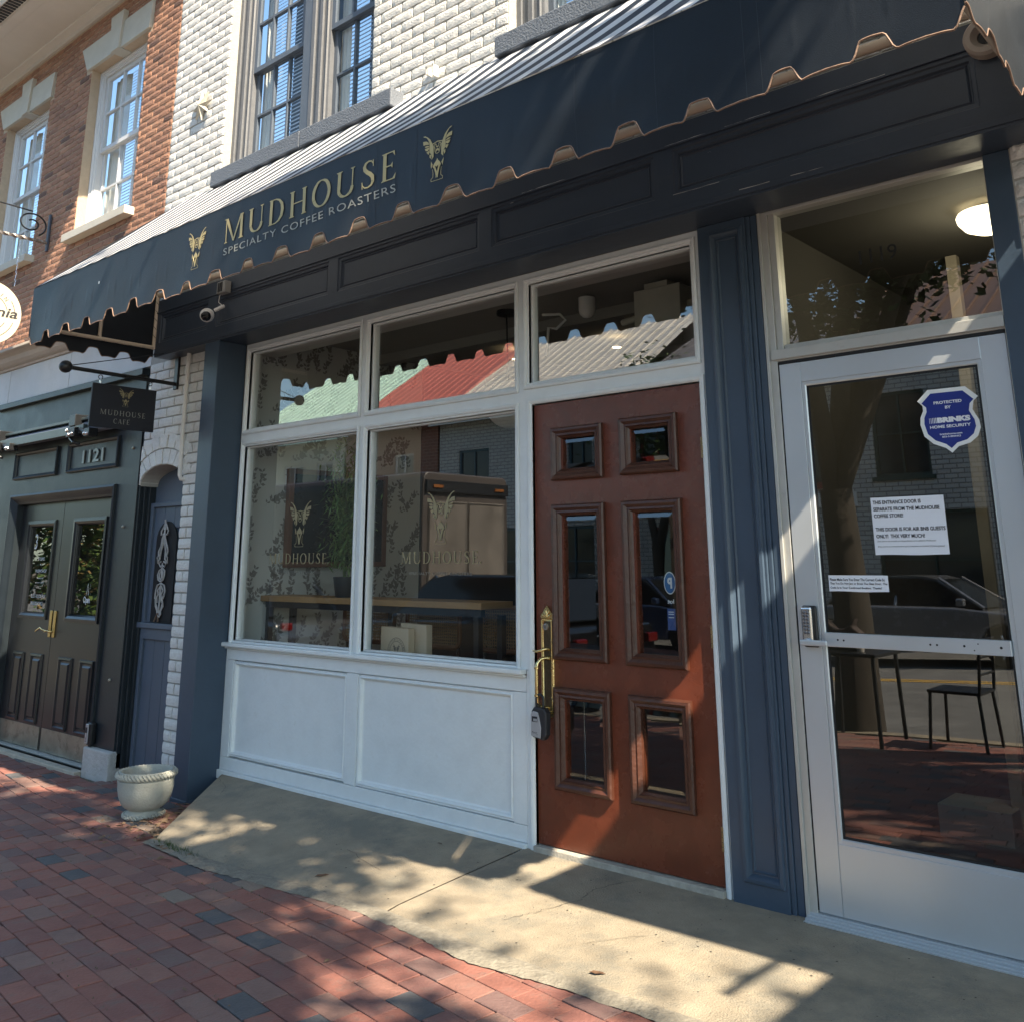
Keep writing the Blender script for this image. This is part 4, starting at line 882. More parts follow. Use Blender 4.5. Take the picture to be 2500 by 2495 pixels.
for s in (-1, 1):
    T([(0, 1.585), (s*.032, 1.60), (s*.052, 1.575), (s*.045, 1.545), (s*.025, 1.55)]); T([(0, 1.57), (s*.022, 1.52), (s*.045, 1.46), (s*.07, 1.42), (s*.06, 1.385)])
    T([(s*.008, 1.55), (s*.012, 1.48), (s*.035, 1.42), (s*.04, 1.36), (s*.07, 1.33), (s*.078, 1.37), (s*.05, 1.39)]); T([(s*.02, 1.34), (s*.055, 1.325), (s*.03, 1.30), (0, 1.31)])
    T([(0, 1.29), (s*.04, 1.27), (s*.048, 1.235), (s*.035, 1.20), (0, 1.185)]); T([(0, 1.175), (s*.05, 1.16), (s*.07, 1.12), (s*.062, 1.06), (s*.03, 1.03), (s*.035, 1.08)])
    T([(s*.01, 1.15), (s*.04, 1.12), (s*.02, 1.09), (s*.05, 1.05), (s*.055, 1.00), (s*.03, .97)]); T([(s*.05, 1.02), (s*.03, .98), (s*.015, .94)])
T([(.022*math.cos(2*math.pi*k/12), 1.237+.035*math.sin(2*math.pi*k/12)) for k in range(12)], .005, True)
T([(0, 1.33), (0, 1.16)], .005); T([(0, 1.16), (0, .95)], .007); T([(.02, .97), (.035, .94), (.02, .92), (0, .935)])
m_.build("iron_ornament", IRON, parent=GT, smooth=60)
m_ = MB(); m_.tube([(gx-.01, gy, .95), (gx-.055, gy, .885)], .007, 6); m_.tube([(gx+.008, gy, .95), (gx, gy, .885)], .007, 6); m_.build("spear_rods", mat("brown_iron", (.14, .09, .06), .7), parent=GT)
m_ = MB(); [m_.box(-7.51, -7.485, .015, .03, z, z+.10) for z in (1.28, .75)]; m_.build("strap_hinge", mat("rusty_iron", (.12, .08, .07), .7, var=.4, scale=40), parent=GT, bevel=.003)

# ================================================================ red brick neighbour with the dark green shopfront
RED = thing("brick_building", "orange-red brick building next door with white sash windows and a deep white cornice", "building", (-10, 0, -.3))
RH = [(-9.215, -8.06, 4.48, 6.31), (-11.345, -10.19, 4.48, 6.31), (-13.475, -12.32, 4.48, 6.31)]
m_ = MB(); m_.plate(-15.5, -7.436, 3.30, 8.5, -.0935, .12, RH); RW = m_.build("wall", RMORTAR, parent=RED)
RV = [rock_brick("red_brick", .197, .0535, .11, RBRICK, s+90, amp=.0018, nx=4, nz=2, pill=.001) for s in range(8)]
LB = [(-9.33, -7.97, 6.31, 6.60), (-11.46, -10.10, 6.31, 6.60), (-13.6, -12.2, 6.31, 6.60), (-9.17, -7.99, 4.40, 4.49), (-11.30, -10.12, 4.40, 4.49), (-13.4, -12.2, 4.40, 4.49)]
bond(RW, RV, .197, .0535, .011, -15.4, -7.437, 3.45, 6.89, -.10, RH+LB, lambda c: True, 300)
for a, b in ((-9.215, -8.06), (-11.345, -10.19), (-13.475, -12.32)):
    c = (a+b)/2
    for poly, nm in (([(a-.22, 6.60), (a-.06, 6.312), (c-.085, 6.312), (c-.115, 6.60)], "lintel_stone"), ([(c+.085, 6.312), (b+.06, 6.312), (b+.10, 6.60), (c+.115, 6.60)], "lintel_stone")):
        m_ = MB(); m_.prism(poly, lambda x, z: (x, -.125, z), lambda x, z: (x, .05, z)); m_.build(nm, LIMESTONE, parent=RW, bevel=.004)
    m_ = MB(); m_.prism([(c-.082, 6.30), (c+.082, 6.30), (c+.135, 6.71), (c-.135, 6.71)], lambda x, z: (x, -.150, z), lambda x, z: (x, .05, z)); m_.build("keystone", LIMESTONE, parent=RW, bevel=.005)
    m_ = MB(); m_.box(a-.055, b+.065, -.19, .04, 4.402, 4.482); m_.build("window_sill", LIMESTONE, parent=RW, bevel=.004)
    Wn = sash_window(RED, a, b, 4.482, 6.31, 5.42, .0, 3, 2, WHITE_SASH, WHITE_SASH, blind=(a+.40, b-.06, 4.5), deep=.05, name='window')
CW = mat("white_cornice_paint", (.66, .63, .58), .5, var=.05, scale=4)
m_ = MB(); prof = [(-.09, 6.885), (-.125, 6.885), (-.128, 6.925), (-.20, 6.945), (-.205, 6.957), (-.58, 6.957), (-.585, 6.942), (-.70, 6.940), (-.71, 6.958), (-.85, 6.960), (-.855, 6.94), (-.90, 6.99), (-.98, 7.10), (-1.0, 7.3), (-.09, 7.3)]
m_.prism(prof, lambda y, z: (-15.5, y, z), lambda y, z: (-7.432, y, z)); CO = m_.build("cornice", CW, parent=RED, bevel=.004)
m_ = MB(); [m_.box(x, x+.035, -.84, -.72, 6.950, 6.9575) for x in [-15+i*.06 for i in range(125)]]; m_.build("soffit_vent", BLACK, parent=CO, kind="stuff")
# stone band and moulded ledge above the shopfront
LST = mat("weathered_white_stone", (.60, .61, .61), .75, var=.09, scale=3, bump=.15, bscale=60, stain=((.42, .42, .40), .60, .5), stainscale=4)
for a, b in ((-15, -11.73), (-11.725, -10.36), (-10.355, -8.985), (-8.98, -7.445)):
    m_ = MB(); m_.box(a, b-.004, -.085, .05, 2.928, 3.268); m_.build("stone_panel", LST, parent=RED, bevel=.003)
m_ = MB(); prof = [(-.06, 3.270), (-.105, 3.270), (-.11, 3.29), (-.13, 3.295), (-.15, 3.305), (-.18, 3.33), (-.20, 3.37), (-.235, 3.395), (-.27, 3.40), (-.28, 3.405), (-.28, 3.432), (-.06, 3.45)]
m_.prism(prof, lambda y, z: (-15.5, y, z), lambda y, z: (-7.445, y, z)); m_.build("stone_ledge", mat("tan_moulded_stone", (.50, .43, .36), .75, var=.1, scale=4), parent=RED, bevel=.003)

SF = thing("shopfront", "dark green timber shopfront with glazed double doors and the number 1121", "shopfront", (-9, 0, -.3))
m_ = MB(); m_.plate(-10.60, -7.540, -.26, 2.918, -.062, .02, [(-9.985, -7.90, -.28, 1.958)])
m_.box(-10.60, -7.52, -.12, -.0625, 2.86, 2.915); m_.box(-10.60, -7.545, -.075, -.0625, 2.50, 2.53)
m_.box(-7.5395, -7.515, -.05, .1, -.2, 2.86); m_.box(-7.5145, -7.49, -.02, .1, -.2, 1.95); m_.box(-7.4895, -7.46, .01, .1, -.2, 1.95)
FB = m_.build("timber_front", GREEN_PAINT, parent=SF, bevel=.003)
for a, b in ((-8.842, -7.892), (-10.0, -9.056)):
    m_ = MB(); m_.ring(a, b, 2.118, 2.386, [(0, -.0625), (.002, -.085), (.012, -.090), (.028, -.080), (.034, -.066), (.038, -.0635)]); m_.build("panel_moulding", GREEN_PAINT, parent=FB)
m_ = MB(); m_.ring(-10.0, -7.885, -.9, 1.975, [(0, -.0625), (.002, -.085), (.02, -.090), (.04, -.078), (.055, -.066), (.075, -.05), (.095, -.04), (.095, .02)]); m_.v = [(x, y, max(z, -.26)) for x, y, z in m_.v]; m_.build("door_casing", GREEN_PAINT, parent=FB)
m_ = MB(); text_mb(m_, "1121", -8.56, -8.17, 2.19, 2.305, lambda a, b: (a, -.074, b), bold=.02); o = m_.build("house_number", mat("grey_metal_digits", (.25, .27, .26), .4, metal=.3), parent=FB)
s = o.modifiers.new("t", 'SOLIDIFY'); s.thickness = .008
DKP = mat("near_black_door_paint", (.0100, .0118, .0150), .3, var=.15, scale=5)
for (a, b, G, PN) in ((-9.985, -9.008, (-9.735, -9.132, .832, 1.722), ((-9.742, -9.514), (-9.362, -9.123))), (-9.002, -7.99, (-8.77, -8.148, .832, 1.722), ((-8.795, -8.542), (-8.392, -8.148)))):
    m_ = MB(); m_.plate(a, b, -.247, 1.94, .018, .06, [(G[0]+.06, G[1]-.06, G[2]+.03, G[3]-.03)]); DR = m_.build("door", DKP, parent=SF, bevel=.002)
    m_ = MB(); m_.ring(G[0], G[1], G[2], G[3], [(0, .0175), (.002, .004), (.03, .002), (.05, .012), (.062, .03)]); m_.build("moulding", DKP, parent=DR)
    m_ = MB(); m_.add([(G[0]+.06, .04, G[2]+.03), (G[1]-.06, .04, G[2]+.03), (G[1]-.06, .04, G[3]-.03), (G[0]+.06, .04, G[3]-.03)], [(0,1,2,3)]); m_.build("pane", GLASS, parent=DR)
    for c, d in PN:
        m_ = MB(); m_.ring(c, d, -.05, .538, [(0, .0175), (.004, .004), (.02, .002), (.03, .014), (.045, .014), (.060, .004)], fill=True); m_.build("panel", DKP, parent=DR)
    m_ = MB(); m_.box(a+.02, b-.02, .012, .0165, -.245, -.062); m_.build("kick_plate", STEEL, parent=DR)
    s_ = -1 if a < -9.5 else 1; xp = -9.033 if s_ < 0 else -8.955
    m_ = MB(); m_.box(xp-.022, xp+.022, .006, .017, .69, .918); m_.build("lock_plate", mat("worn_brass", (.55, .38, .14), .35, metal=.9, var=.2, scale=30), parent=DR, bevel=.003)
    m_ = MB(); m_.tube([(xp, .006, .745), (xp, -.03, .747), (xp-.03, -.04, .755), (xp-.08, -.04, .772), (xp-.13, -.04, .752), (xp-.17, -.04, .735), (xp-.165, -.04, .755)], [.009, .008, .009, .007, .008, .006, .004], 8) if s_ < 0 else m_.tube([(xp, .006, .74), (xp, -.03, .742), (xp-.03, -.04, .75), (xp-.07, -.04, .735)], [.009, .008, .009, .004], 8)
    m_.build("lever_handle", BRASS, parent=DR, smooth=60)
for z in (1.72, .88, -.02):
    m_ = MB(); m_.tube([(-9.985, .0, z-.055), (-9.985, .0, z+.055)], .012, 8); m_.build("hinge", BRASS, parent=SF)
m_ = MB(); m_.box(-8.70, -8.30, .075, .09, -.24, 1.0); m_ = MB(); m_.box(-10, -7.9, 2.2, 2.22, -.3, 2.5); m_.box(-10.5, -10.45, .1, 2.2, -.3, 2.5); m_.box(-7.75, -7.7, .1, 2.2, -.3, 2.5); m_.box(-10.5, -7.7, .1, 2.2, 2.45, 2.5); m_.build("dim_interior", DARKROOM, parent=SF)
for x, z in ((-7.71, 1.62), (-7.70, .43), (-7.66, 2.26)):
    m_ = MB(); m_.lathe([(.001, -.014), (.010, -.012), (.014, -.004), (.014, .0)], (x, -.0625, z), 12, 'y'); m_.build("screw_cap", mat("dull_nickel", (.4, .39, .34), .4, metal=.7), parent=FB, smooth=50)
TXT = mat("white_window_print", (.62, .64, .64), .6)
m_ = MB(); g = lambda a, b, n=0: (a, .0375-.0002*n, b)
for t, x0, x1, z0, z1 in (("STORE", -9.50, -9.36, 1.355, 1.385), ("+", -9.44, -9.42, 1.31, 1.33), ("WORKSHOP", -9.53, -9.29, 1.245, 1.275), ("Seasonal", -9.48, -9.34, 1.19, 1.205), ("ceramics studio", -9.50, -9.32, 1.15, 1.163), ("BOLT RESCUE PUP", -9.56, -9.26, 1.02, 1.05), ("PERIODICALS", -9.55, -9.30, .955, .985), ("3", -9.60, -9.55, 1.46, 1.60)):
    text_mb(m_, t, x0, x1, z0, z1, g)
text_mb(m_, "Open", -8.50, -8.38, .98, 1.05, g, bold=.03); m_.tube([(-8.44, .03, 1.06), (-8.42, .03, 1.16), (-8.40, .03, 1.06)], .002, 5)
m_.build("window_lettering", TXT, parent=SF, kind="stuff")
# retractable awning gear
RA = thing("retractable_awning", "rolled up retractable awning with folding arms and chrome bolts above the double doors", "awning gear", (-9.2, -.2, 2.45))
m_ = MB(); m_.tube([(-11.5, -.135, 2.49), (-7.95, -.135, 2.49)], .055, 16); m_.build("roller", mat("grey_blue_cloth", (.13, .15, .19), .6), parent=RA, smooth=50)
m_ = MB(); m_.box(-11.5, -8.0, -.19, -.08, 2.55, 2.575); m_.box(-11.5, -8.25, -.235, -.195, 2.425, 2.50); m_.build("rail", mat("grey_green_metal", (.05, .065, .065), .4), parent=RA, bevel=.004)
for x in (-10.05, -8.42):
    m_ = MB(); m_.box(x-.10, x+.02, -.245, -.07, 2.50, 2.60); m_.box(x-.08, x+.08, -.27, -.20, 2.40, 2.48); m_.tube([(x+.03, -.22, 2.47), (x+.30, -.24, 2.41)], .020, 8); m_.box(x+.26, x+.36, -.27, -.19, 2.38, 2.45); m_.tube([(x-.08, -.23, 2.40), (x+.04, -.25, 2.35), (x+.06, -.2, 2.33)], .014, 6); m_.build("arm_joint", BLACK, parent=RA, bevel=.006)
    for bx, bz in ((x-.02, 2.42), (x+.045, 2.425), (x+.28, 2.405), (x+.33, 2.40), (x-.06, 2.46)):
        m_ = MB(); m_.lathe([(.001, -.016), (.012, -.012), (.016, 0)], (bx, -.272, bz), 12, 'y'); m_.build("bolt", CHROME, parent=RA, smooth=50)
# iron scroll bracket with the round sign
SB = thing("scroll_bracket", "dark wrought iron scroll bracket with a twisted arm on the red brick wall", "bracket", (-9.77, -.1, 4.5))
m_ = MB(); m_.box(-9.79, -9.75, -.125, -.104, 4.44, 4.84); m_.build("wall_plate", mat("blue_black_iron", (.04, .05, .075), .5), parent=SB, bevel=.003)
tw = MB()
for i in range(60):
    y = -.125-i*.022; a = i*.42; c = []
    for k in range(4): c.append((-9.77+.019*math.cos(a+k*math.pi/2), y, 4.53+.019*math.sin(a+k*math.pi/2)))
    tw.v += c
tw.f = [(4*i+k, 4*i+(k+1) % 4, 4*i+4+(k+1) % 4, 4*i+4+k) for i in range(59) for k in range(4)]; tw.r = [0]*len(tw.f)
tw.build("twisted_arm", mat("brushed_iron", (.20, .18, .17), .45, metal=.5, var=.2, scale=30), parent=SB)
m_ = MB(); m_.tube([(-9.77, -.135-.16+.16*math.cos(a)*max(.25, 1-t*.75), 4.70+.13*math.sin(a)*max(.25, 1-t*.75)) for t, a in [(i/40, -1.0+i/40*9.5) for i in range(41)]], .009, 6)
m_.tube([(-9.77, -.295, 4.83), (-9.77, -.6, 4.84), (-9.77, -1.4, 4.84)], .008, 6); m_.build("scroll", BLACK, parent=SB, smooth=60)
RS = thing("round_sign", "round cream hanging sign with dark ring lettering below the scroll bracket", "sign", (-9.77, -.6, 3.4))
m_ = MB(); m_.lathe([(.001, -.016), (.318, -.016), (.322, -.010), (.322, .010), (.318, .016), (.001, .016)], (-9.77, -.605, 3.70), 64, 'x'); m_.build("disc", mat("cream_sign_board", (.50, .46, .36), .5, var=.04), parent=RS, smooth=30)
xs_ = -9.77+.0175; m_ = MB()
for r, a0, a1 in ((.255, 35, 10), (.255, -15, -75), (.185, 70, 15), (.185, -25, -80), (.255, 105, 145), (.255, 190, 260), (.185, 110, 165)):
    q = strip([(r*math.cos(rad(a0+(a1-a0)*i/12)), r*math.sin(rad(a0+(a1-a0)*i/12)), .006) for i in range(13)]); [m_.poly([(xs_, -.605+a, 3.70+b) for a, b in p]) for p in q]
for ch, an in zip("MADE IN.", (115, 103, 91, 80, 66, 56, 45, 26)):
    if ch == ' ': continue
    a = rad(an); ux, uz = math.sin(a), -math.cos(a); rx, rz = math.cos(a), math.sin(a)
    text_mb(m_, ch, -.016, .016 if ch not in "I." else -.010, -.02, .02 if ch != '.' else -.014, lambda p, q, ux=ux, uz=uz, rx=rx, rz=rz: (xs_, -.605+.222*rx+p*ux+q*rx, 3.70+.222*rz+p*uz+q*rz))
text_mb(m_, "Virginia", -.265, .285, -.055, .075, lambda p, q: (xs_+.0003, -.605+p+q*.25, 3.70+q), bold=.02)
m_.build("lettering", INK, parent=RS, kind="stuff")
m_ = MB()
for y in (-.38, -.83):
    for i in range(12): z = 4.49-i*.042; m_.tube([(-9.77+(.006*math.cos(a) if i % 2 else 0), y+(0 if i % 2 else .006*math.cos(a)), z+.02*math.sin(a)) for a in [2*math.pi*k/8 for k in range(8)]], .0022, 4, closed=True)
m_.build("chain", CHROME, parent=RS, kind="stuff")

# ================================================================ things on the pavement
PL = thing("planter_bowl", "empty pale stone planter bowl with rope rims at the foot of the navy pilaster", "planter", (-6.13, -.56, -.225))
m_ = MB(); wb = lambda a, h, i: .0025*noise.noise(Vector((math.cos(a)*2, math.sin(a)*2, h*9)))
m_.lathe([(r_*.84, h_*.76) for r_, h_ in [(.001, .012), (.12, .012), (.140, .0), (.147, .018), (.140, .034), (.112, .050), (.108, .060), (.140, .078), (.172, .115), (.192, .17), (.203, .225), (.204, .275), (.207, .286), (.207, .296), (.200, .300), (.203, .312), (.205, .330), (.200, .355), (.190, .362), (.178, .355), (.172, .33), (.168, .28), (.150, .20), (.10, .14), (.001, .125)]], (0, 0, 0), 48, wob=wb)
m_.build("bowl", STONE, parent=PL, local=True, smooth=45)
for r0, rt, zz, nn in ((.173, .018, .252, 46), (.120, .013, .016, 34)):
    m_ = MB()
    for k in range(nn):
        a = 2*math.pi*k/nn; da = 2*math.pi/nn*1.5
        m_.tube([((r0+rt*.5*math.sin(t*math.pi))*math.cos(a+da*(t-.5)), (r0+rt*.5*math.sin(t*math.pi))*math.sin(a+da*(t-.5)), zz+rt*(1.1-2.2*t)) for t in (0, .33, .66, 1)], [rt*.25, rt*.55, rt*.55, rt*.25], 6)
    m_.build("rope_rim", STONE, parent=PL, local=True, smooth=60)
m_ = MB(); m_.lathe([(.001, .155), (.126, .15)], (0, 0, 0), 32); m_.build("soil", DIRT, parent=PL, local=True)
m_ = MB(); m_.box(-7.94, -7.515, -.112, .12, -.31, -.078)
bm = bmesh.new(); 
o = m_.build("stone_block", mat("rough_grey_stone", (.42, .42, .40), .9, var=.12, scale=14, bump=.8, bscale=50, stain=((.30, .28, .22), .56, .6), stainscale=9), bevel=.014, bseg=3); tag(o, "rough pale grey stone block under the right end of the dark green shopfront", "stone block")
LK = thing("key_safe", "small grey and black key safe low on the green shopfront above the stone block", "key safe", (-7.90, -.1, -.05))
m_ = MB(); m_.box(-7.905, -7.832, -.115, -.066, -.062, .105); m_.build("body", BLACK, parent=LK, bevel=.014, bseg=3)
m_ = MB(); m_.box(-7.905, -7.86, -.124, -.1155, -.050, .095); m_.build("faceplate", mat("silver_plastic", (.38, .39, .41), .35, metal=.4), parent=LK, bevel=.008, bseg=3)
m_ = MB(); m_.box(-7.895, -7.87, -.127, -.1245, .03, .07); text_mb(m_, "2", -7.893, -7.876, -.035, -.005, lambda a, b: (a, -.1252, b)); m_.build("dial_window", INK, parent=LK)
m_ = MB(); m_.box(-10.2, -7.95, -.16, .05, -.33, -.262); m_.build("door_step", mat("worn_pale_step", (.42, .38, .30), .85, var=.2, scale=10, bump=.4), parent=SF, bevel=.006)
m_ = MB(); [m_.box(-9.98, -8.0, -.04+i*.018, -.028+i*.018, -.2615, -.2565+i*.001) for i in range(5)]; m_.build("door_sill", ALU_FRAME, parent=SF)

LBX = thing("lockbox", "black and grey key lockbox padlocked to the brass door handle", "lockbox", (-3.26, -.06, .48))
m_ = MB(); m_.prism([(-3.300, .484), (-3.228, .472), (-3.208, .500), (-3.206, .600), (-3.222, .622), (-3.286, .626), (-3.304, .604)], lambda a, b: (a, -.090, b), lambda a, b: (a, -.050, b)); m_.build("body", mat("black_rubber_shell", (.02, .021, .025), .5), parent=LBX, bevel=.008, bseg=3)
m_ = MB(); m_.prism([(-3.300, .490), (-3.240, .482), (-3.236, .53), (-3.246, .575), (-3.256, .603), (-3.288, .606), (-3.301, .592)], lambda a, b: (a, -.0960, b), lambda a, b: (a, -.0905, b)); FP = m_.build("faceplate", mat("grey_satin_plate", (.40, .41, .43), .4, metal=.3), parent=LBX, bevel=.003)
m_ = MB(); m_.box(-3.292, -3.258, -.0975, -.0962, .557, .582); m_.build("dial_window", INK, parent=LBX)
m_ = MB(); [m_.box(-3.281+i*.006, -3.277+i*.006, -.0985, -.0976, .560, .572) for i in range(4)]; m_.build("dials", ALU, parent=LBX)
m_ = MB(); text_mb(m_, "Master", -3.293, -3.258, .503, .513, lambda a, b: (a, -.0963, b)); text_mb(m_, "Lock", -3.268, -3.254, .497, .502, lambda a, b: (a, -.0963, b)); m_.build("lettering", INK, parent=LBX)
m_ = MB(); m_.tube([(-3.286, -.066, .615), (-3.286, -.066, .66)]+[(-3.264-.022*math.cos(math.pi*i/8), -.066+.0*i, .66+.022*math.sin(math.pi*i/8)) for i in range(1, 8)]+[(-3.242, -.066, .66), (-3.242, -.066, .615)], .0065, 8); m_.build("shackle", BLACK, parent=LBX, smooth=60)

# ================================================================ notices and stickers
def notice(name, label, cat, q, y=.0195, m=PAPER):
    o = thing(name, label, cat, ((q[0]+q[1])/2, y, q[2])); mb = MB(); n_ = 8
    mb.v = [(q[0]+(q[1]-q[0])*i/n_, y-.0012*math.sin(i/n_*math.pi), z+(.0012*math.sin(i) if z == q[2] and name == 'paper_notice' else 0)) for z in (q[2], q[3]) for i in range(n_+1)]; mb.f = [(i, i+1, n_+2+i, n_+1+i) for i in range(n_)]; mb.r = [0]*n_
    mb.build("sheet", m, parent=o); return o
y_ = .0170; tp = lambda a, b, n=0: (a, y_-.0022, b)
N1 = notice("paper_notice", "white paper notice in capital letters taped in the middle of the glass door", "notice", (-1.533, -1.241, 1.351, 1.580), y_)
m_ = MB()
for t, x0, x1, z in (("THIS ENTRANCE DOOR IS", -1.524, -1.330, 1.560), ("SEPARATE FROM THE MUDHOUSE", -1.524, -1.260, 1.533), ("COFFEE STORE!", -1.524, -1.405, 1.506), ("THIS DOOR IS FOR AIR BNB GUESTS", -1.522, -1.246, 1.452), ("ONLY!  THX VERY MUCH!", -1.522, -1.328, 1.425)):
    text_mb(m_, t, x0, x1, z-.0075, z+.0075, tp, bold=.025)
for t, x1, z in (("¡Esta puerta de entrada es independiente de la cafetería Mudhouse!", -1.287, 1.405), ("¡Esta puerta es exclusivamente para huéspedes de Airbnb! ¡Muchas gracias!", -1.256, 1.384)): text_mb(m_, t, -1.519, x1, z-.004, z+.004, tp)
m_.build("lettering", INK, parent=N1, kind="stuff")
N2 = notice("paper_notice", "small white paper strip with three lines of text above the keypad lock", "notice", (-1.742, -1.492, 1.205, 1.270), y_)
m_ = MB()
for t, x1, z in (("Please Make Sure You Enter The Correct Code So", -1.505, 1.253), ("That You Do Not Jam or Break The Glass Door.  The", -1.496, 1.236), ("Code Is in Your Confirmed Booking.  Thanks!", -1.520, 1.219)): text_mb(m_, t, -1.736, x1, z-.0055, z+.0055, tp, bold=.02)
m_.build("lettering", INK, parent=N2, kind="stuff")
SH = [(-1.302,1.959),(-1.257,2.001),(-1.112,2.000),(-1.068,1.956),(-1.087,1.938),(-1.094,1.906),(-1.074,1.863),(-1.071,1.833),(-1.085,1.800),(-1.116,1.776),(-1.161,1.765),(-1.188,1.742),(-1.210,1.762),(-1.256,1.782),(-1.288,1.814),(-1.299,1.861),(-1.296,1.891),(-1.283,1.917),(-1.283,1.938)]
ST = thing("security_sticker", "blue shield-shaped security sticker with white border on the glass door", "sticker", (-1.19, y_, 1.74))
m_ = MB(); m_.prism(SH, lambda a, b: (a, y_, b), lambda a, b: (a, y_+.001, b)); m_.build("border", mat("sticker_white", (.78, .80, .78), .4), parent=ST)
cx_, cz_ = -1.187, 1.878; m_ = MB(); m_.poly([(cx_+(a-cx_)*.855, y_-.0006, cz_+(b-cz_)*.87) for a, b in SH]); m_.build("shield", BRINKBLUE, parent=ST)
m_ = MB(); t2 = lambda a, b, n=0: (a, y_-.0012, b)
for t, x0, x1, z0, z1, bo in (("PROTECTED", -1.238, -1.130, 1.939, 1.951, .03), ("BY", -1.196, -1.173, 1.918, 1.930, .03), ("BRINKS", -1.232, -1.105, 1.863, 1.885, .07), ("HOME SECURITY", -1.262, -1.106, 1.842, 1.854, .03), ("brinkshome.com", -1.227, -1.142, 1.814, 1.821, .02), ("833-3-BRINKS", -1.219, -1.148, 1.803, 1.810, .02)): text_mb(m_, t, x0, x1, z0, z1, t2, bold=bo)
for i in range(5): m_.poly([t2(-1.262+i*.006, 1.863), t2(-1.2605+i*.006+i*.0004, 1.863), t2(-1.2605+i*.006+i*.0004, 1.885), t2(-1.262+i*.006, 1.885)])
m_.build("lettering", mat("sticker_print_white", (.78, .80, .82), .5), parent=ST, kind="stuff")
PS = thing("parking_sticker", "blue oval sticker with a mirrored letter P inside the tall red door pane", "sticker", (-2.53, .04, 1.18))
yb = .034; m_ = MB(); m_.poly([(-2.536+.033*math.cos(a), yb, 1.229+.052*math.sin(a)) for a in [2*math.pi*k/28 for k in range(28)]]); m_.build("rim", PAPER, parent=PS)
m_ = MB(); m_.poly([(-2.536+.029*math.cos(a), yb-.0006, 1.229+.047*math.sin(a)) for a in [2*math.pi*k/28 for k in range(28)]]); m_.build("disc", MIDBLUE, parent=PS)
m_ = MB(); text_mb(m_, "P", .0, .026, 0, .05, lambda a, b: (-2.523-a, yb-.0012, 1.204+b), bold=.05); text_mb(m_, "lot", .0, .036, 0, .02, lambda a, b: (-2.516-a, yb-.0012, 1.135+b), bold=.03); m_.build("letter_p", PAPER, parent=PS)
BS = thing("card_sticker", "small blue printed sticker below the oval parking sticker on the red door glass", "sticker", (-2.53, .04, 1.01))
m_ = MB(); m_.poly([(-2.556, yb, 1.015), (-2.512, yb, 1.015), (-2.512, yb, 1.112), (-2.556, yb, 1.112)]); m_.build("card", mat("blue_card", (.05, .10, .32), .5), parent=BS)
m_ = MB(); [m_.poly([(-2.55, yb-.0006, z), (-2.52, yb-.0006, z), (-2.52, yb-.0006, z+.004), (-2.55, yb-.0006, z+.004)]) for z in (1.095, 1.085, 1.07)]; m_.build("print_lines", PAPER, parent=BS)
# window decals
pg = lambda a, b, n=0: (a*1.0108, .0435-.0001*n, 1.338+(b-1.338)*1.0108)
for (ex0, ex1, tx0, tx1, lab) in ((-5.522, -5.290, -5.735, -5.082, "gold winged emblem and shop name on the left shop window"), (-4.172, -3.942, -4.387, -3.733, "gold winged emblem and shop name on the right shop window")):
    D = thing("window_decal", lab, "window lettering", ((tx0+tx1)/2, .043, 1.32)); m_ = MB(); emblem(m_, ex0, ex1, 1.430, 1.738, pg); m_.build("winged_emblem", GOLD_DULL, parent=D)
    m_ = MB(); serif_mb(m_, "MUDHOUSE", tx0, tx1-.02, 1.320, 1.388, pg, .22); m_.poly([pg(tx1-.006+.006*math.cos(a), 1.326+.006*math.sin(a)) for a in [k*.7 for k in range(9)]]); m_.build("lettering", GOLD_DULL, parent=D)
    m_ = MB(); text_mb(m_, "SPECIALTY COFFEE ROASTERS", tx0+.072, tx1-.072, 1.256, 1.272, pg, space=1.15); m_.build("small_lettering", mat("faint_grey_print", (.22, .21, .18), .6), parent=D)
# ================================================================ inside the cafe and the lobby
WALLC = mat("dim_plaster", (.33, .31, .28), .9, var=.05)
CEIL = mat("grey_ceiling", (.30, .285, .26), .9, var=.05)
def wallpaper():
    m = bpy.data.materials.new("floral_wallpaper_ground"); m.use_nodes = True; b = m.node_tree.nodes["Principled BSDF"]; b.inputs["Base Color"].default_value = (.60, .60, .57, 1); b.inputs["Roughness"].default_value = .85; return m
ROOM = thing("cafe_room", "dim cafe interior behind the shop windows with pale floral wallpaper", "room", (-4.3, 3, 0))
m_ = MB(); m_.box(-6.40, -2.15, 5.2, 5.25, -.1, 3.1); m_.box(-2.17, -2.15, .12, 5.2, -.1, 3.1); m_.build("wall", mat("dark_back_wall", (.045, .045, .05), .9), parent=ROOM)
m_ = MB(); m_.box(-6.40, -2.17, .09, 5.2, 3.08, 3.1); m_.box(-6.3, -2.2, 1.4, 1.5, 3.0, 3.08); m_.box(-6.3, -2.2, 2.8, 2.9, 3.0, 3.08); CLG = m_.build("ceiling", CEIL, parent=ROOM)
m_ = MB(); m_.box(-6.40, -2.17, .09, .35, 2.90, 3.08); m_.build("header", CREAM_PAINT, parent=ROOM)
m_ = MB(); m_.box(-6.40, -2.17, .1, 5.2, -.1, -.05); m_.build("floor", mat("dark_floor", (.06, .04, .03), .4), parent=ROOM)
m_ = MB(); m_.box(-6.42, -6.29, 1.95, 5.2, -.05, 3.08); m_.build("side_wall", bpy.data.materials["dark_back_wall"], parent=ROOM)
m_ = MB(); m_.box(-6.42, -6.30, .095, 1.95, -.05, 3.08); WP = m_.build("papered_wall", wallpaper(), parent=ROOM)
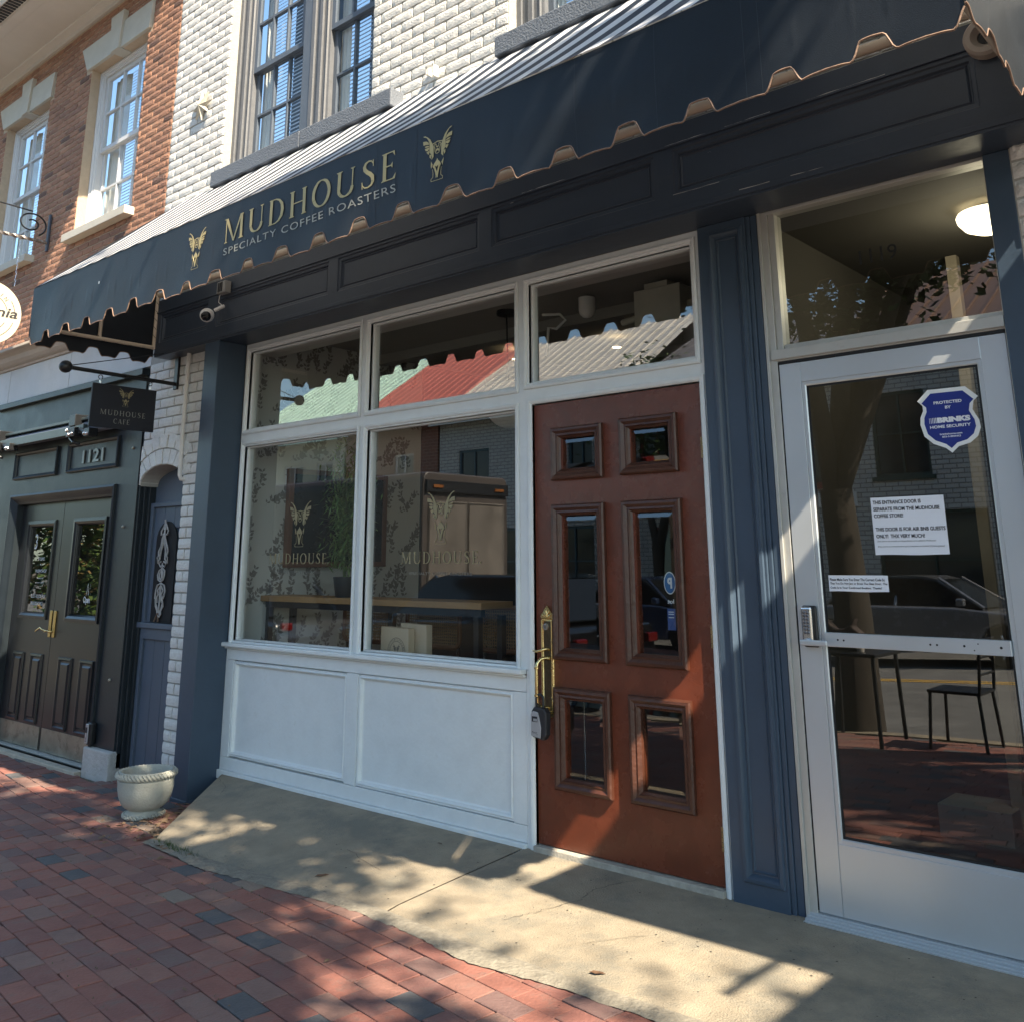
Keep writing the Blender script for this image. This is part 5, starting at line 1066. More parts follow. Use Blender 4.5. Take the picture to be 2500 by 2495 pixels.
# printed leaves and blossoms of the wallpaper (flat print)
m_ = MB(); rg = random.Random(3)
for col in range(17):
    y0 = .12+col*.105; z = .3+(.35 if col % 2 else 0)
    while z < 2.95:
        ph = rg.uniform(0, 6); py, pz, a = y0, z, 1.3+rg.uniform(-.5, .5)
        for k in range(9):
            a += .35*math.sin(ph+k*.9); ny, nz = py+.032*math.cos(a), pz+.032*math.sin(a)
            dy, dz = (ny-py), (nz-pz); l = math.hypot(dy, dz); m_.poly([(-6.2990, py, pz), (-6.2990, ny, nz), (-6.2990, ny-dz/l*.0018, nz+dy/l*.0018), (-6.2990, py-dz/l*.0018, pz+dy/l*.0018)])
            for s in (-1, 1):
                la = a+s*rg.uniform(.5, 1.1); L_ = rg.uniform(.030, .052); cx_, cz_ = ny, nz; ex, ez = cx_+L_*math.cos(la), cz_+L_*math.sin(la); w_ = L_*.26
                mx_, mz_ = (cx_+ex)/2, (cz_+ez)/2; m_.poly([(-6.2988, cx_, cz_), (-6.2988, mx_-w_*math.sin(la), mz_+w_*math.cos(la)), (-6.2988, ex, ez), (-6.2988, mx_+w_*math.sin(la), mz_-w_*math.cos(la))])
            if k in (3, 7):
                for t in range(5):
                    fa = t*1.257+ph; c = (ny+.012*math.cos(fa), nz+.012*math.sin(fa)); m_.poly([(-6.2986, c[0]+.011*math.cos(q*1.047), c[1]+.011*math.sin(q*1.047)) for q in range(6)])
            py, pz = ny, nz
        z += .36
m_.build("floral_print", mat("taupe_print", (.27, .25, .235), .85), parent=WP, kind="stuff")
WB = thing("framed_board", "dark board in a brown wooden frame on the floral wallpaper", "picture", (-6.28, .9, 1.3))
m_ = MB(); m_.box(-6.275, -6.262, .56, 1.48, 1.33, 2.0); m_.build("board", mat("blackboard", (.008, .010, .016), .25), parent=WB)
m_ = MB(); m_.box(-6.30, -6.25, .515, .56, 1.29, 2.04); m_.box(-6.30, -6.25, 1.48, 1.525, 1.29, 2.04); m_.box(-6.30, -6.25, .56, 1.48, 1.29, 1.33); m_.box(-6.30, -6.25, .56, 1.48, 2.0, 2.04); m_.build("frame", mat("brown_frame", (.16, .065, .035), .5), parent=WB, bevel=.004)
OAK = mat("oak_counter", (.42, .24, .10), .45, var=.12, scale=5, wave=(4, 60, 60), bump=.05)
CT = thing("window_counter", "long oak topped window counter on black steel legs inside the cafe", "counter", (-5.1, .45, -.05))
m_ = MB(); m_.box(-6.29, -4.04, .33, .62, 1.052, 1.092); m_.build("oak_top", OAK, parent=CT, bevel=.003)
m_ = MB(); m_.box(-6.25, -4.06, .35, .39, 1.010, 1.0515); m_.build("rail", BLACK, parent=CT)
for x in (-6.22, -5.1, -4.10):
    for y in (.37, .58): m_ = MB(); m_.box(x-.02, x+.02, y-.02, y+.02, -.05, 1.0095); m_.build("leg", BLACK, parent=CT)
CANE = mat("woven_cane", (.30, .19, .10), .7, var=.1); RIM = mat("bentwood", (.20, .085, .04), .45)
CHM = thing("cane_chair", "chrome framed cane back chair, the middle one below the oak counter", "chair", (-4.93, .80, -.05), "cane chairs at the window counter")
m_ = MB(); w2, h2 = .255, .135
m_.tube([(sx_*(w2-.05)+.05*math.cos(a), 0, .955+sz_*(h2-.05)+.05*math.sin(a)) for sx_, sz_, a0 in ((1, 1, 0), (-1, 1, 90), (-1, -1, 180), (1, -1, 270)) for a in [rad(a0+22.5*k) for k in range(5)]], .016, 8, closed=True); m_.build("back_rim", RIM, parent=CHM, local=True, smooth=60)
m_ = MB()
for i in range(25): x = -.24+.02*i; m_.box(x, x+.008, -.003, -.0005, .83, 1.08)
for i in range(13): z = .83+.02*i; m_.box(-.24, .25, .0, .0025, z, z+.008)
m_.build("cane_back", CANE, parent=CHM, local=True, kind="stuff")
m_ = MB(); m_.box(-.23, .23, .02, .45, .60, .635); m_.build("seat", RIM, parent=CHM, local=True, bevel=.01)
for s in (-1, 1): m_ = MB(); m_.tube([(s*.235, .01, .83), (s*.235, .02, .60), (s*.235, .03, .02), (s*.235, .45, .02), (s*.235, .45, .61)], .010, 8); m_.build("chrome_leg", CHROME, parent=CHM, local=True, smooth=50)
for x, lb in ((-5.62, "chrome framed cane back chair, the leftmost one, seen in the left shop window"), (-4.22, "chrome framed cane back chair, the rightmost one beside the red door")):
    c = copy_tree(CHM); c.location = (x, .80, -.05); c["label"] = lb
LG = thing("window_ledge", "low dark ledge just inside the right shop window", "ledge", (-4.2, .2, .6))
m_ = MB(); m_.box(-6.2, -3.45, .10, .30, .62, .66); m_.build("shelf", BLACK, parent=LG)
KR = mat("pale_kraft_paper", (.62, .50, .36), .7, var=.03)
for (x0, x1, y, z1, lab, tl) in ((-4.75, -4.49, .17, .935, "pale paper carrier bag with a round dark print in the right shop window", 1), (-4.64, -4.40, .235, .955, "second pale paper carrier bag standing behind the printed one", 0)):
    B_ = thing("paper_bag", lab, "bag", ((x0+x1)/2, y, .66), "paper bags in the shop window"); m_ = MB(); m_.prism([(x0, .661), (x1, .661), (x1-.006, z1), (x0+.004, z1+.006)], lambda a, b: (a, y, b), lambda a, b: (a, y+.05, b)); m_.build("body", KR, parent=B_, bevel=.002)
    if tl:
        m_ = MB(); cx_, cz_ = (x0+x1)/2+.02, .80
        for r in (.078, .058):
            [m_.poly([(cx_+a, y-.0008, cz_+b) for a, b in q]) for q in strip([(r*math.cos(a), r*math.sin(a), .003) for a in [2*math.pi*k/30 for k in range(31)]])]
        emblem(m_, cx_-.03, cx_+.03, cz_-.045, cz_+.045, lambda a, b, n=0: (a, y-.0012, b))
        for i in range(18): an = rad(200-i*12); text_mb(m_, "MUDHOUSE COFFEE ROAST"[i] if "MUDHOUSE COFFEE ROAST"[i] != ' ' else '.', -.004, .004, -.005, .005, lambda p, q, an=an: (cx_+(.068+q)*math.cos(an)+p*math.sin(an), y-.0011, cz_+(.068+q)*math.sin(an)-p*math.cos(an)))
        m_.build("round_print", mat("grey_print", (.12, .11, .10), .6), parent=B_, kind="stuff")
# bamboo plant by the first mullion
BB = thing("bamboo_plant", "leafy green bamboo plant standing inside behind the mullion between the two shop windows", "plant", (-5.45, .45, 1.09))
m_ = MB(); m_.lathe([(.001, 0), (.07, 0), (.09, .14), (.08, .14), (.001, .12)], (0, 0, 0), 20); m_.build("pot", mat("dark_pot", (.03, .03, .03), .5), parent=BB, local=True, smooth=40)
m_ = MB(); lf = MB(); rg = random.Random(9)
for k in range(12):
    a = rg.uniform(0, 6.3); r = rg.uniform(.05, .25); bx, by = .02*math.cos(a), .02*math.sin(a); tx_, ty_ = r*math.cos(a), r*math.sin(a)*.5; H_ = rg.uniform(.5, .95)
    P = [(bx+(tx_-bx)*(t**1.5), by+(ty_-by)*t**1.5, .12+H_*t) for t in (0, .3, .6, .85, 1)]; m_.tube(P, .004, 5)
    for j in range(190):
        t = rg.uniform(.15, 1.05); c = Vector((bx+(tx_-bx)*(t**1.5), by+(ty_-by)*t**1.5, .12+H_*t))+Vector((rg.gauss(0, .07), rg.gauss(0, .04), rg.gauss(0, .04))); d = Vector((rg.uniform(-1, 1), rg.uniform(-1, 1), rg.uniform(-.9, .3))).normalized(); l = rg.uniform(.05, .10); u = d.cross(Vector((0, 0, 1))).normalized()*.007
        lf.add([tuple(c), tuple(c+d*l*.4+u), tuple(c+d*l), tuple(c+d*l*.4-u)], [(0,1,2,3)], rg.random())
m_.build("stem", mat("bamboo_stem", (.12, .16, .05), .6), parent=BB, local=True)
FOL = lambda nm, c1, c2, c3: mat(nm, (1, 1, 1), .55, var=.15, scale=30, rnd_cols=[(0, c1), (.35, c2), (.7, c3)])
lf.build("foliage", FOL("bamboo_leaf", (.18, .30, .08), (.11, .20, .05), (.26, .36, .12)), parent=BB, local=True)
PD = thing("pendant_lamp", "white glass globe pendant on a thin black rod inside the right shop window", "lamp", (-4.38, 1.0, 2.4))
m_ = MB(); m_.lathe([(.001, 0), (.075, 0), (.075, .03), (.001, .03)], (-4.42, 1.0, 3.05), 20); m_.tube([(-4.42, 1, 3.05), (-4.41, 1, 2.55)], .006, 6); m_.build("rod", BLACK, parent=PD)
m_ = MB(); m_.lathe([(.001+.17*math.sin(math.pi*i/16), -.17*math.cos(math.pi*i/16)) for i in range(17)], (-4.40, 1.0, 2.40), 28); m_.build("globe", mat("opal_glass", (.62, .62, .60), .3), parent=PD, smooth=60)
WL = mat("warm_lit_disc", (1, .9, .7), .5, emit=((1, .75, .42), 6))
rg = random.Random(4)
for k, (x, y) in enumerate(((-5.2, 2.0), (-4.3, 2.2), (-3.4, 2.4), (-4.9, 3.6), (-3.9, 3.8))):
    dl = thing("downlight", "small lit round downlight in the cafe ceiling, " + ("front row on the left", "front row in the middle", "front row nearest the red door", "back row on the left", "back row on the right")[k], "ceiling light", (x, y, 2.99), "downlights in the cafe ceiling"); m_ = MB(); m_.lathe([(.001, 0), (.035, 0)], (0, 0, 0), 14); m_.build("lens", WL, parent=dl, local=True)
    m_ = MB(); m_.lathe([(.036, 0), (.05, -.004), (.05, .01)], (0, 0, 0), 14); m_.build("trim", WHITE_PLASTIC, parent=dl, local=True)
for k, (x, y) in enumerate(((-5.2, 2.0), (-4.3, 2.2), (-3.4, 2.4))):
    q_ = bpy.data.lights.new("downlight_glow", 'SPOT'); q_.energy = 1.2; q_.color = (1, .8, .55); q_.spot_size = rad(130); q_.shadow_soft_size = .05
    u_ = bpy.data.objects.new("downlight_glow", q_); COL.objects.link(u_); u_.location = (x, y, 2.96)
DC = thing("ceiling_camera", "white dome camera under the ceiling behind the pane over the red door", "camera", (-3.68, 1, 2.95))
m_ = MB(); m_.lathe([(.001, -.07), (.03, -.062), (.05, -.04), (.056, -.01), (.056, .07), (.001, .07)], (-3.70, 1.0, 2.975), 24); m_.build("dome", WHITE_PLASTIC, parent=DC, smooth=50)
m_ = MB(); m_.tube([(-4.1, 1.02, 3.0), (-3.95, 1.02, 2.98), (-3.9, 1.02, 2.93), (-3.98, 1.02, 2.88), (-4.05, 1.02, 2.9), (-4.07, 1.02, 2.7)], .010, 8); m_.build("conduit", WHITE_PLASTIC, parent=DC, smooth=50)
EB = thing("electrical_box", "square cream electrical box under the ceiling behind the pane over the red door", "electrical box", (-3.1, 1, 2.88))
m_ = MB(); m_.box(-3.29, -2.95, .95, 1.12, 2.77, 3.0); m_.build("cover", mat("cream_metal", (.50, .48, .41), .5), parent=EB, bevel=.006)
m_ = MB(); m_.tube([(-3.45, 1.05, 2.84), (-2.8, 1.05, 2.90)], .022, 10); m_.box(-3.22, -3.05, .97, 1.1, 3.0, 3.04); m_.build("conduit", mat("cream_metal", (.5, .48, .41)), parent=EB)
LB_ = thing("lobby", "narrow dim lobby behind the aluminium glass door", "room", (-1.4, 2, 0))
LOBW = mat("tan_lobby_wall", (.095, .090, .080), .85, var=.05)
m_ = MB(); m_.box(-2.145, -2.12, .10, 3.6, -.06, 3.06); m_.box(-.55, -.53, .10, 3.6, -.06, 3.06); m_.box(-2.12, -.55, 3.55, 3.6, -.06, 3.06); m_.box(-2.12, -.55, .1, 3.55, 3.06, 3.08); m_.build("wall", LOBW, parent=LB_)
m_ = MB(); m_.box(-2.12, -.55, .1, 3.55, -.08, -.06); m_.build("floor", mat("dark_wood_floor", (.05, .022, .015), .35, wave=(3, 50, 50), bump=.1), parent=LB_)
m_ = MB(); m_.box(-1.60, -1.54, 1.7, 1.76, -.05, 3.05); m_.box(-1.54, -1.15, 2.6, 2.62, 2.4, 2.5); m_.build("casing", mat("pale_trim", (.45, .40, .32), .6), parent=LB_)
m_ = MB(); m_.box(-1.92, -1.56, 1.55, 1.85, -.06, .10); m_.build("stair_riser", mat("grey_white_riser", (.36, .38, .38), .7), parent=LB_, bevel=.005)
CL = thing("ceiling_lamp", "lit round cream glass lamp on the lobby ceiling seen through the transom", "lamp", (-1.19, 1.0, 2.95))
m_ = MB(); m_.lathe([(.001, -.050), (.06, -.044), (.115, -.020), (.145, .020), (.150, .045), (.142, .06)], (-1.175, 1.0, 2.965), 32); m_.build("shade", mat("lit_cream_glass", (.9, .8, .6), .4, emit=((1, .84, .60), 1.8)), parent=CL, smooth=60)
m_ = MB(); m_.lathe([(.05, .02), (.06, .03), (.06, .09), (.001, .09)], (-1.175, 1.0, 2.965), 32); m_.build("base", mat("bronze_base", (.12, .09, .06), .4, metal=.6), parent=CL)
lp = bpy.data.lights.new("ceiling_lamp_glow", 'POINT'); lp.energy = 4.5; lp.color = (1, .84, .62); lp.shadow_soft_size = .1
lo = bpy.data.objects.new("ceiling_lamp_glow", lp); COL.objects.link(lo); lo.location = (-1.175, 1.0, 2.80); lo.parent = CL; lo.matrix_parent_inverse = Matrix.Translation(-Vector(CL.location))

# ================================================================ trees
BARK = mat("grey_brown_bark", (.075, .062, .048), .9, var=.3, scale=20, bump=1., bscale=30, wave=(30, 30, 6))
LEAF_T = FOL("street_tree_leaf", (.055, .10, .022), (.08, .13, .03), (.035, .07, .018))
LEAF_O = FOL("yellow_green_leaf", (.10, .15, .03), (.14, .16, .04), (.06, .11, .025))  # paler, yellower green than the other leaf mix
def leaf_crown(n, rx, ry, rz, seed, size=.20, clumps=44, hollow=.35):
    rg = random.Random(seed); mb = MB(); C_ = []
    for k in range(clumps):
        v = Vector((rg.gauss(0, 1), rg.gauss(0, 1), rg.gauss(0, 1))).normalized()*(rg.random()**.45); C_.append((Vector((v.x*rx, v.y*ry, v.z*rz)), rg.uniform(.35, .75)))
    for i in range(n):
        c, r = rg.choice(C_); p = c+Vector((rg.gauss(0, r*.55), rg.gauss(0, r*.55), rg.gauss(0, r*.42)))
        a = Vector((rg.uniform(-1, 1), rg.uniform(-1, 1), rg.uniform(-.5, .5))).normalized(); b = a.cross(Vector((rg.uniform(-1, 1), rg.uniform(-1, 1), 1)).normalized()).normalized(); s = size*rg.uniform(.5, 1.2)
        mb.add([tuple(p), tuple(p+a*s*.5+b*s*.28), tuple(p+a*s), tuple(p+a*s*.5-b*s*.28)], [(0,1,2,3)], rg.random())
    return mb, C_
def street_tree(label, loc, H, rx, ry, rz, n, seed, lm, group=None, fork=2.6, off=(0, 0)):
    T_ = thing("street_tree", label, "tree", loc, group); rg = random.Random(seed); mb, C_ = leaf_crown(n, rx, ry, rz, seed)
    mb.v = [(x+off[0], y+off[1], z+H) for x, y, z in mb.v]; mb.build("crown", lm, parent=T_, local=True)
    t = MB(); t.tube([(0, 0, -.1), (.03, .02, 1.0), (-.02, .05, fork)], [.24, .18, .16], 10)
    tips = rg.sample(C_, 5)
    for c, r in tips:
        e = Vector((c.x+off[0], c.y+off[1], c.z+H)); s = Vector((-.02, .05, fork-.1)); m1 = s.lerp(e, .35)+Vector((rg.uniform(-.3, .3), rg.uniform(-.3, .3), .35)); m2 = s.lerp(e, .7)+Vector((rg.uniform(-.2, .2), rg.uniform(-.2, .2), .2)); t.tube([s, m1, m2, e], [.11, .075, .045, .015], 7)
    t.build("trunk", BARK, parent=T_, local=True, smooth=60); return T_
G_ = "street trees along the near kerb"
street_tree("tall street tree at the near kerb to the upper right of the view", (7.2, -6.2, -.1), 7.3, 1.6, 2.0, 1.2, 15000, 21, LEAF_T, G_, off=(-.35, 2.45))
street_tree("street tree at the near kerb close behind the viewer on the right", (1.6, -6.0, -.1), 8.2, 2.0, 2.1, 1.9, 18000, 24, LEAF_T, G_, fork=3.2, off=(.0, 2.0))
street_tree("leafy street tree between two others at the near kerb behind the viewer", (4.6, -6.6, -.1), 8.2, 1.9, 1.2, 1.8, 7500, 27, LEAF_T, G_, fork=3.4, off=(-.3, 1.75))
T22 = street_tree("forked street tree at the near kerb behind the viewer, mirrored in the glass door", (-3.9, -5.4, -.2), 8.0, 3.4, 2.0, 1.9, 11000, 22, LEAF_T, G_, fork=2.2, off=(.6, .9))
lb_, _ = leaf_crown(9000, 2.2, .7, .95, 77, size=.13, clumps=40); lb_.v = [(x+.45, y+.1, z+4.7) for x, y, z in lb_.v]; lb_.build("low_branch_foliage", mat("shade_tinted_leaf", (.035, .06, .018), .6, var=.3, scale=20), parent=T22, local=True)  # dark leaf colour stands in for foliage in shade
street_tree("street tree at the near kerb further down the street to the left", (-16.5, -5.9, -.3), 7.4, 3.0, 1.6, 1.8, 4200, 23, LEAF_O, G_, off=(1, .4))
street_tree("low bushy orange-green tree down the street, mirrored in the dark double doors", (-23.0, -7.0, -.3), 2.2, 3.6, 1.6, 2.4, 9000, 25, mat("autumn_leaf", (1, 1, 1), .55, var=.2, scale=30, rnd_cols=[(0, (.10, .16, .03)), (.45, (.22, .15, .05)), (.7, (.07, .12, .03))]), G_, fork=1.2)
# ================================================================ houses, cars and furniture across the street (seen mirrored in the glass)
def roofm(nm, c): return mat(nm, c, .45, metal=.25, var=.12, scale=2)
def far_house(label, x0, x1, z_e, z_r, wall, roof, wins, y=-19, depth=10, trim=None, doors=(), seams=.42, over=.5, split=None):
    Hh = thing("terrace_house", label, "house", ((x0+x1)/2, y, -.3), "houses across the street")
    holes = [(a, b, c, d) for a, b, c, d in wins]+[(a, b, -.3, d) for a, b, d in doors]
    m = MB(); # front faces +y
    xs = m.plate(x0, x1, -.4, z_e, -y, -y+.25, holes); m.v = [(a, -b, c) for a, b, c in m.v]; m.v = [(a, b, c) for a, b, c in m.v]
    m.box(x0, x0+.2, y-depth, y-.25, -.4, z_e); m.box(x1-.2, x1, y-depth, y-.25, -.4, z_e); m.box(x0, x1, y-depth-.2, y-depth, -.4, z_e); W_ = m.build("wall", wall, parent=Hh)
    m = MB(); yr = y-depth*.5
    m.prism([(y+over, z_e-.02), (yr, z_r), (y-depth-over, z_e-.02), (y-depth-over, z_e-.14), (yr, z_r-.14), (y+over, z_e-.14)], lambda a, b: (x0-.1, a, b), lambda a, b: (x1+.1, a, b))
    k = x0
    while k < x1: m.add([(k, y+over, z_e-.01), (k+.05, y+over, z_e-.01), (k+.05, yr, z_r+.01), (k, yr, z_r+.01), (k, y+over, z_e+.05), (k+.05, y+over, z_e+.05), (k+.05, yr, z_r+.07), (k, yr, z_r+.07)], [(4,5,6,7), (0,4,7,3), (1,5,6,2), (0,1,5,4)]); k += seams
    m.build("roof", roof, parent=Hh)
    for a, b, c, d in holes:
        f = MB(); f.plate(a, b, c, d, -y+.06, -y+.14, [(a+.07, (a+b)/2-.02, c+.07, (c+d)/2-.02), ((a+b)/2+.02, b-.07, c+.07, (c+d)/2-.02), (a+.07, (a+b)/2-.02, (c+d)/2+.02, d-.07), ((a+b)/2+.02, b-.07, (c+d)/2+.02, d-.07)]); f.box(a-.08, b+.08, -y-.06, -y-.003, c-.1, c-.005); f.v = [(p, -q, r) for p, q, r in f.v]; F_ = f.build("window", trim or WHITE_SASH, parent=Hh)
        g = MB(); g.add([(a, y-.11, c), (b, y-.11, c), (b, y-.11, d), (a, y-.11, d)], [(0,1,2,3)]); g.build("pane", mat("dark_far_glass", (.02, .03, .035), .08), parent=F_)
    return Hh
def far_brick(nm, c1, c2, cm):
    m = bpy.data.materials.new(nm); m.use_nodes = True; t = m.node_tree; N = t.nodes; L = t.links; b = N["Principled BSDF"]; b.inputs["Roughness"].default_value = .85
    g = N.new("ShaderNodeNewGeometry"); sx = N.new("ShaderNodeSeparateXYZ"); cx = N.new("ShaderNodeCombineXYZ"); L.new(g.outputs["Position"], sx.inputs[0]); L.new(sx.outputs[0], cx.inputs[0]); L.new(sx.outputs[2], cx.inputs[1])
    br = N.new("ShaderNodeTexBrick"); br.inputs["Scale"].default_value = 1; br.inputs["Brick Width"].default_value = .3; br.inputs["Row Height"].default_value = .11; br.inputs["Mortar Size"].default_value = .014
    br.inputs["Color1"].default_value = (*c1, 1); br.inputs["Color2"].default_value = (*c2, 1); br.inputs["Mortar"].default_value = (*cm, 1); L.new(cx.outputs[0], br.inputs["Vector"]); L.new(br.outputs["Color"], b.inputs["Base Color"]); return m
LB2 = far_brick("pale_painted_brick_far", (.56, .56, .53), (.46, .46, .44), (.20, .20, .19)); RB2 = far_brick("dark_red_brick_far", (.24, .08, .05), (.17, .055, .04), (.30, .22, .17)); CRB = mat("cream_render", (.55, .52, .40), .8)
far_house("cream house with a mint green metal roof across the street", -36, -28.6, 5.9, 9.8, CRB, roofm("mint_metal_roof", (.58, .77, .68)), [(-35, -33.8, 3.2, 5.0), (-32.4, -31.2, 3.2, 5.0), (-30.3, -29.3, 3.2, 5.0), (-31.5, -29.3, .4, 2.2)])
far_house("red brick house with a bright red metal roof across the street", -28.5, -23.6, 5.95, 9.8, RB2, roofm("red_metal_roof", (.56, .20, .17)), [(-27.8, -26.8, 3.3, 5.0), (-25.8, -24.8, 3.3, 5.0), (-26.6, -24.6, .4, 2.3)], doors=((-28.2, -27.2, 2.2),))
far_house("white brick house with a silver metal roof and blue framed windows across the street", -23.5, -16.2, 5.9, 9.5, LB2, roofm("silver_metal_roof", (.62, .60, .56)), [(-22.6, -21.2, 3.0, 4.9), (-19.9, -18.5, 3.0, 4.9), (-17.9, -16.9, 3.0, 4.9), (-22.3, -20.1, .3, 2.3), (-18.7, -16.8, .3, 2.3)], trim=mat("teal_trim", (.05, .12, .16), .5))
far_house("grey roofed brick house with checker trim across the street", -16.1, -9.4, 5.8, 8.7, LB2, roofm("slate_grey_metal_roof", (.16, .16, .18)), [(-15.3, -14.2, 3.1, 5.0), (-12.9, -11.8, 3.1, 5.0), (-10.8, -9.9, 3.1, 5.0), (-12.6, -10.2, .3, 2.2)], doors=((-15, -13.9, 2.2),), trim=mat("dark_red_trim", (.25, .03, .025), .5))
far_house("white brick house on the right with dark lower windows across the street", -9.3, -1.5, 6.4, 9.4, LB2, roofm("brown_metal_roof", (.20, .13, .10)), [(-8.6, -7.3, 3.2, 5.2), (-5.9, -4.6, 3.2, 5.2), (-3.4, -2.2, 3.2, 5.2), (-8.7, -6.2, .2, 2.4), (-4.0, -2.0, .2, 2.4)], trim=mat("dark_green_trim", (.03, .06, .05), .5))
far_house("brick house furthest right across the street", -1.4, 7, 6.0, 8.8, RB2, roofm("grey_roof", (.25, .25, .26)), [(-.6, .6, 3.0, 4.9), (2, 3.2, 3.0, 4.9), (4.6, 5.8, 3.0, 4.9), (.4, 3, .3, 2.3)])
m_ = MB(); [m_.box(-15.9+i*.34, -15.56+i*.34, -18.99, -18.93, 2.55+(.34 if j else 0), 2.89+(.34 if j else 0)) for j in (0, 1) for i in range(20) if (i+j) % 2]
tag(m_.build("checker_sign", mat("white_checker", (.7, .7, .68), .6)), "black and white checker band over the shop across the street", "sign", kind="stuff")
street_tree("green tree in front of the red roofed house across the street", (-30.5, -17.9, -.4), 2.6, 2.0, 1.2, 1.4, 3000, 31, LEAF_O, "trees across the street", fork=1.4)
street_tree("green tree by the grey roofed house across the street", (-14.0, -17.8, -.3), 5.4, 2.1, 1.3, 1.8, 2600, 32, LEAF_T, "trees across the street", fork=2)
# cars ----------------------------------------------------------------------
CG = mat("car_window", (.012, .014, .016), .05); TYRE = mat("tyre", (.015, .015, .015), .8)
def car(label, x, y, z, L, H, W, paint, flip=False, group=None, suv=False, tail=True):
    c = thing("parked_car", label, "car", (x, y, z), group); k = -1 if flip else 1; hw = W/2; b0 = .24
    low = [(-L/2, .42), (-L/2+.04, .62), (-L/2+.10, .86 if not suv else .98), (-L*.30, .93 if not suv else 1.05), (L*.14, .93 if not suv else 1.03), (L*.32, .86 if not suv else .98), (L/2-.12, .70 if not suv else .85), (L/2, .52), (L/2-.03, b0+.02), (L*.36, b0)]
    wheel_x = (-L*.31, L*.30)
    bot = [(wheel_x[1]+.36, b0)]+[(wheel_x[1]+.36*math.cos(a), .32+.36*math.sin(a)) for a in [math.pi*i/8 for i in range(1, 8)]]+[(wheel_x[1]-.36, b0), (wheel_x[0]+.36, b0)]+[(wheel_x[0]+.36*math.cos(a), .32+.36*math.sin(a)) for a in [math.pi*i/8 for i in range(1, 8)]]+[(wheel_x[0]-.36, b0), (-L/2+.05, b0+.03)]
    P = low[:-1]+bot
    m = MB(); m.prism(P, lambda a, b: (k*a, -hw, b), lambda a, b: (k*a, hw, b)); m.build("body", paint, parent=c, local=True, bevel=.06, bseg=3)
    zb = .92 if not suv else 1.02; R0 = [(-L*.42 if suv else -L*.36, zb), (-L*.36 if suv else -L*.22, H-.04), (-L*.28 if suv else -.1*L, H), (L*.02, H), (L*.08, H-.05), (L*.24, zb)]
    m = MB(); m.prism(R0, lambda a, b: (k*a, -hw+.08+(b-zb)*.22, b), lambda a, b: (k*a, hw-.08-(b-zb)*.22, b)); m.build("glasshouse", CG, parent=c, local=True, bevel=.03)
    m = MB(); R1 = [(a*.98, H-.06+.07*(i in (1, 2))) for i, a in enumerate((R0[1][0], R0[2][0], R0[3][0], R0[4][0]))]; m.prism([(R0[1][0], H-.035), (R0[2][0], H+.012), (R0[3][0], H+.012), (R0[4][0], H-.045)], lambda a, b: (k*a, -hw+.27, b), lambda a, b: (k*a, hw-.27, b))
    for s in (-1, 1):
        for (xa, xb) in ((R0[0][0], R0[1][0]), (-L*.08, -L*.07), (R0[5][0], R0[4][0])): m.tube([(k*xa, s*(hw-.075), zb), (k*xb, s*(hw-.28), H-.03)], .035, 6)
    m.build("roof", paint, parent=c, local=True)
    for wx in wheel_x:
        for s in (-1, 1):
            m = MB(); m.lathe([(.001, -.10), (.20, -.10), (.21, -.11), (.32, -.10), (.33, -.05), (.33, .08), (.001, .08)], (k*wx, s*(hw-.11), .325), 22, 'y' ); m.v = m.v
            w_ = m.build("wheel", TYRE, parent=c, local=True, smooth=35); m = MB()
            for q in range(7): a = q*2*math.pi/7; m.tube([(k*wx, s*(hw+.002), .325), (k*wx+.19*math.cos(a), s*(hw-.005), .325+.19*math.sin(a))], .022, 5)
            m.build("rim", ALU, parent=w_)
    for s in (-1, 1):
        m = MB(); m.box(k*(-L/2+.02)-.04, k*(-L/2+.02)+.04, s*(hw-.17)-.11, s*(hw-.17)+.11, .74, .86); m.build("tail_light", mat("red_lens", (.12, .004, .004), .2), parent=c, local=True, bevel=.02)
        m = MB(); m.box(k*(L/2-.10)-.05, k*(L/2-.10)+.05, s*(hw-.22)-.15, s*(hw-.22)+.15, .60, .72); m.build("headlight", CHROME, parent=c, local=True, bevel=.02)
        m = MB(); m.box(k*L*.17-.07, k*L*.17+.07, s*(hw+.06)-.07, s*(hw+.06)+.07, .95, 1.08); m.build("mirror", paint, parent=c, local=True, bevel=.03)
    return c
car("silver grey sedan parked on the far side of the street", -6.1, -14.4, -.40, 4.6, 1.42, 1.8, mat("silver_grey_paint", (.20, .21, .23), .25, metal=.5, coat=.6), group="cars parked in the street")
car("dark blue estate parked on the far side to the left", -12.2, -14.5, -.52, 4.5, 1.48, 1.8, mat("dark_blue_paint", (.02, .035, .08), .25, coat=.8), group="cars parked in the street")
car("black sport utility vehicle parked at the near kerb, mirrored in the shop windows", -9.7, -6.45, -.46, 4.6, 1.60, 1.9, mat("black_car_paint", (.008, .009, .011), .15, coat=1), flip=True, suv=True, group="cars parked in the street")
car("dark grey hatchback at the near kerb, mirrored in the left shop window", -15.7, -6.45, -.50, 4.5, 1.5, 1.85, mat("dark_grey_car_paint", (.03, .033, .04), .2, coat=1), flip=True, group="cars parked in the street")
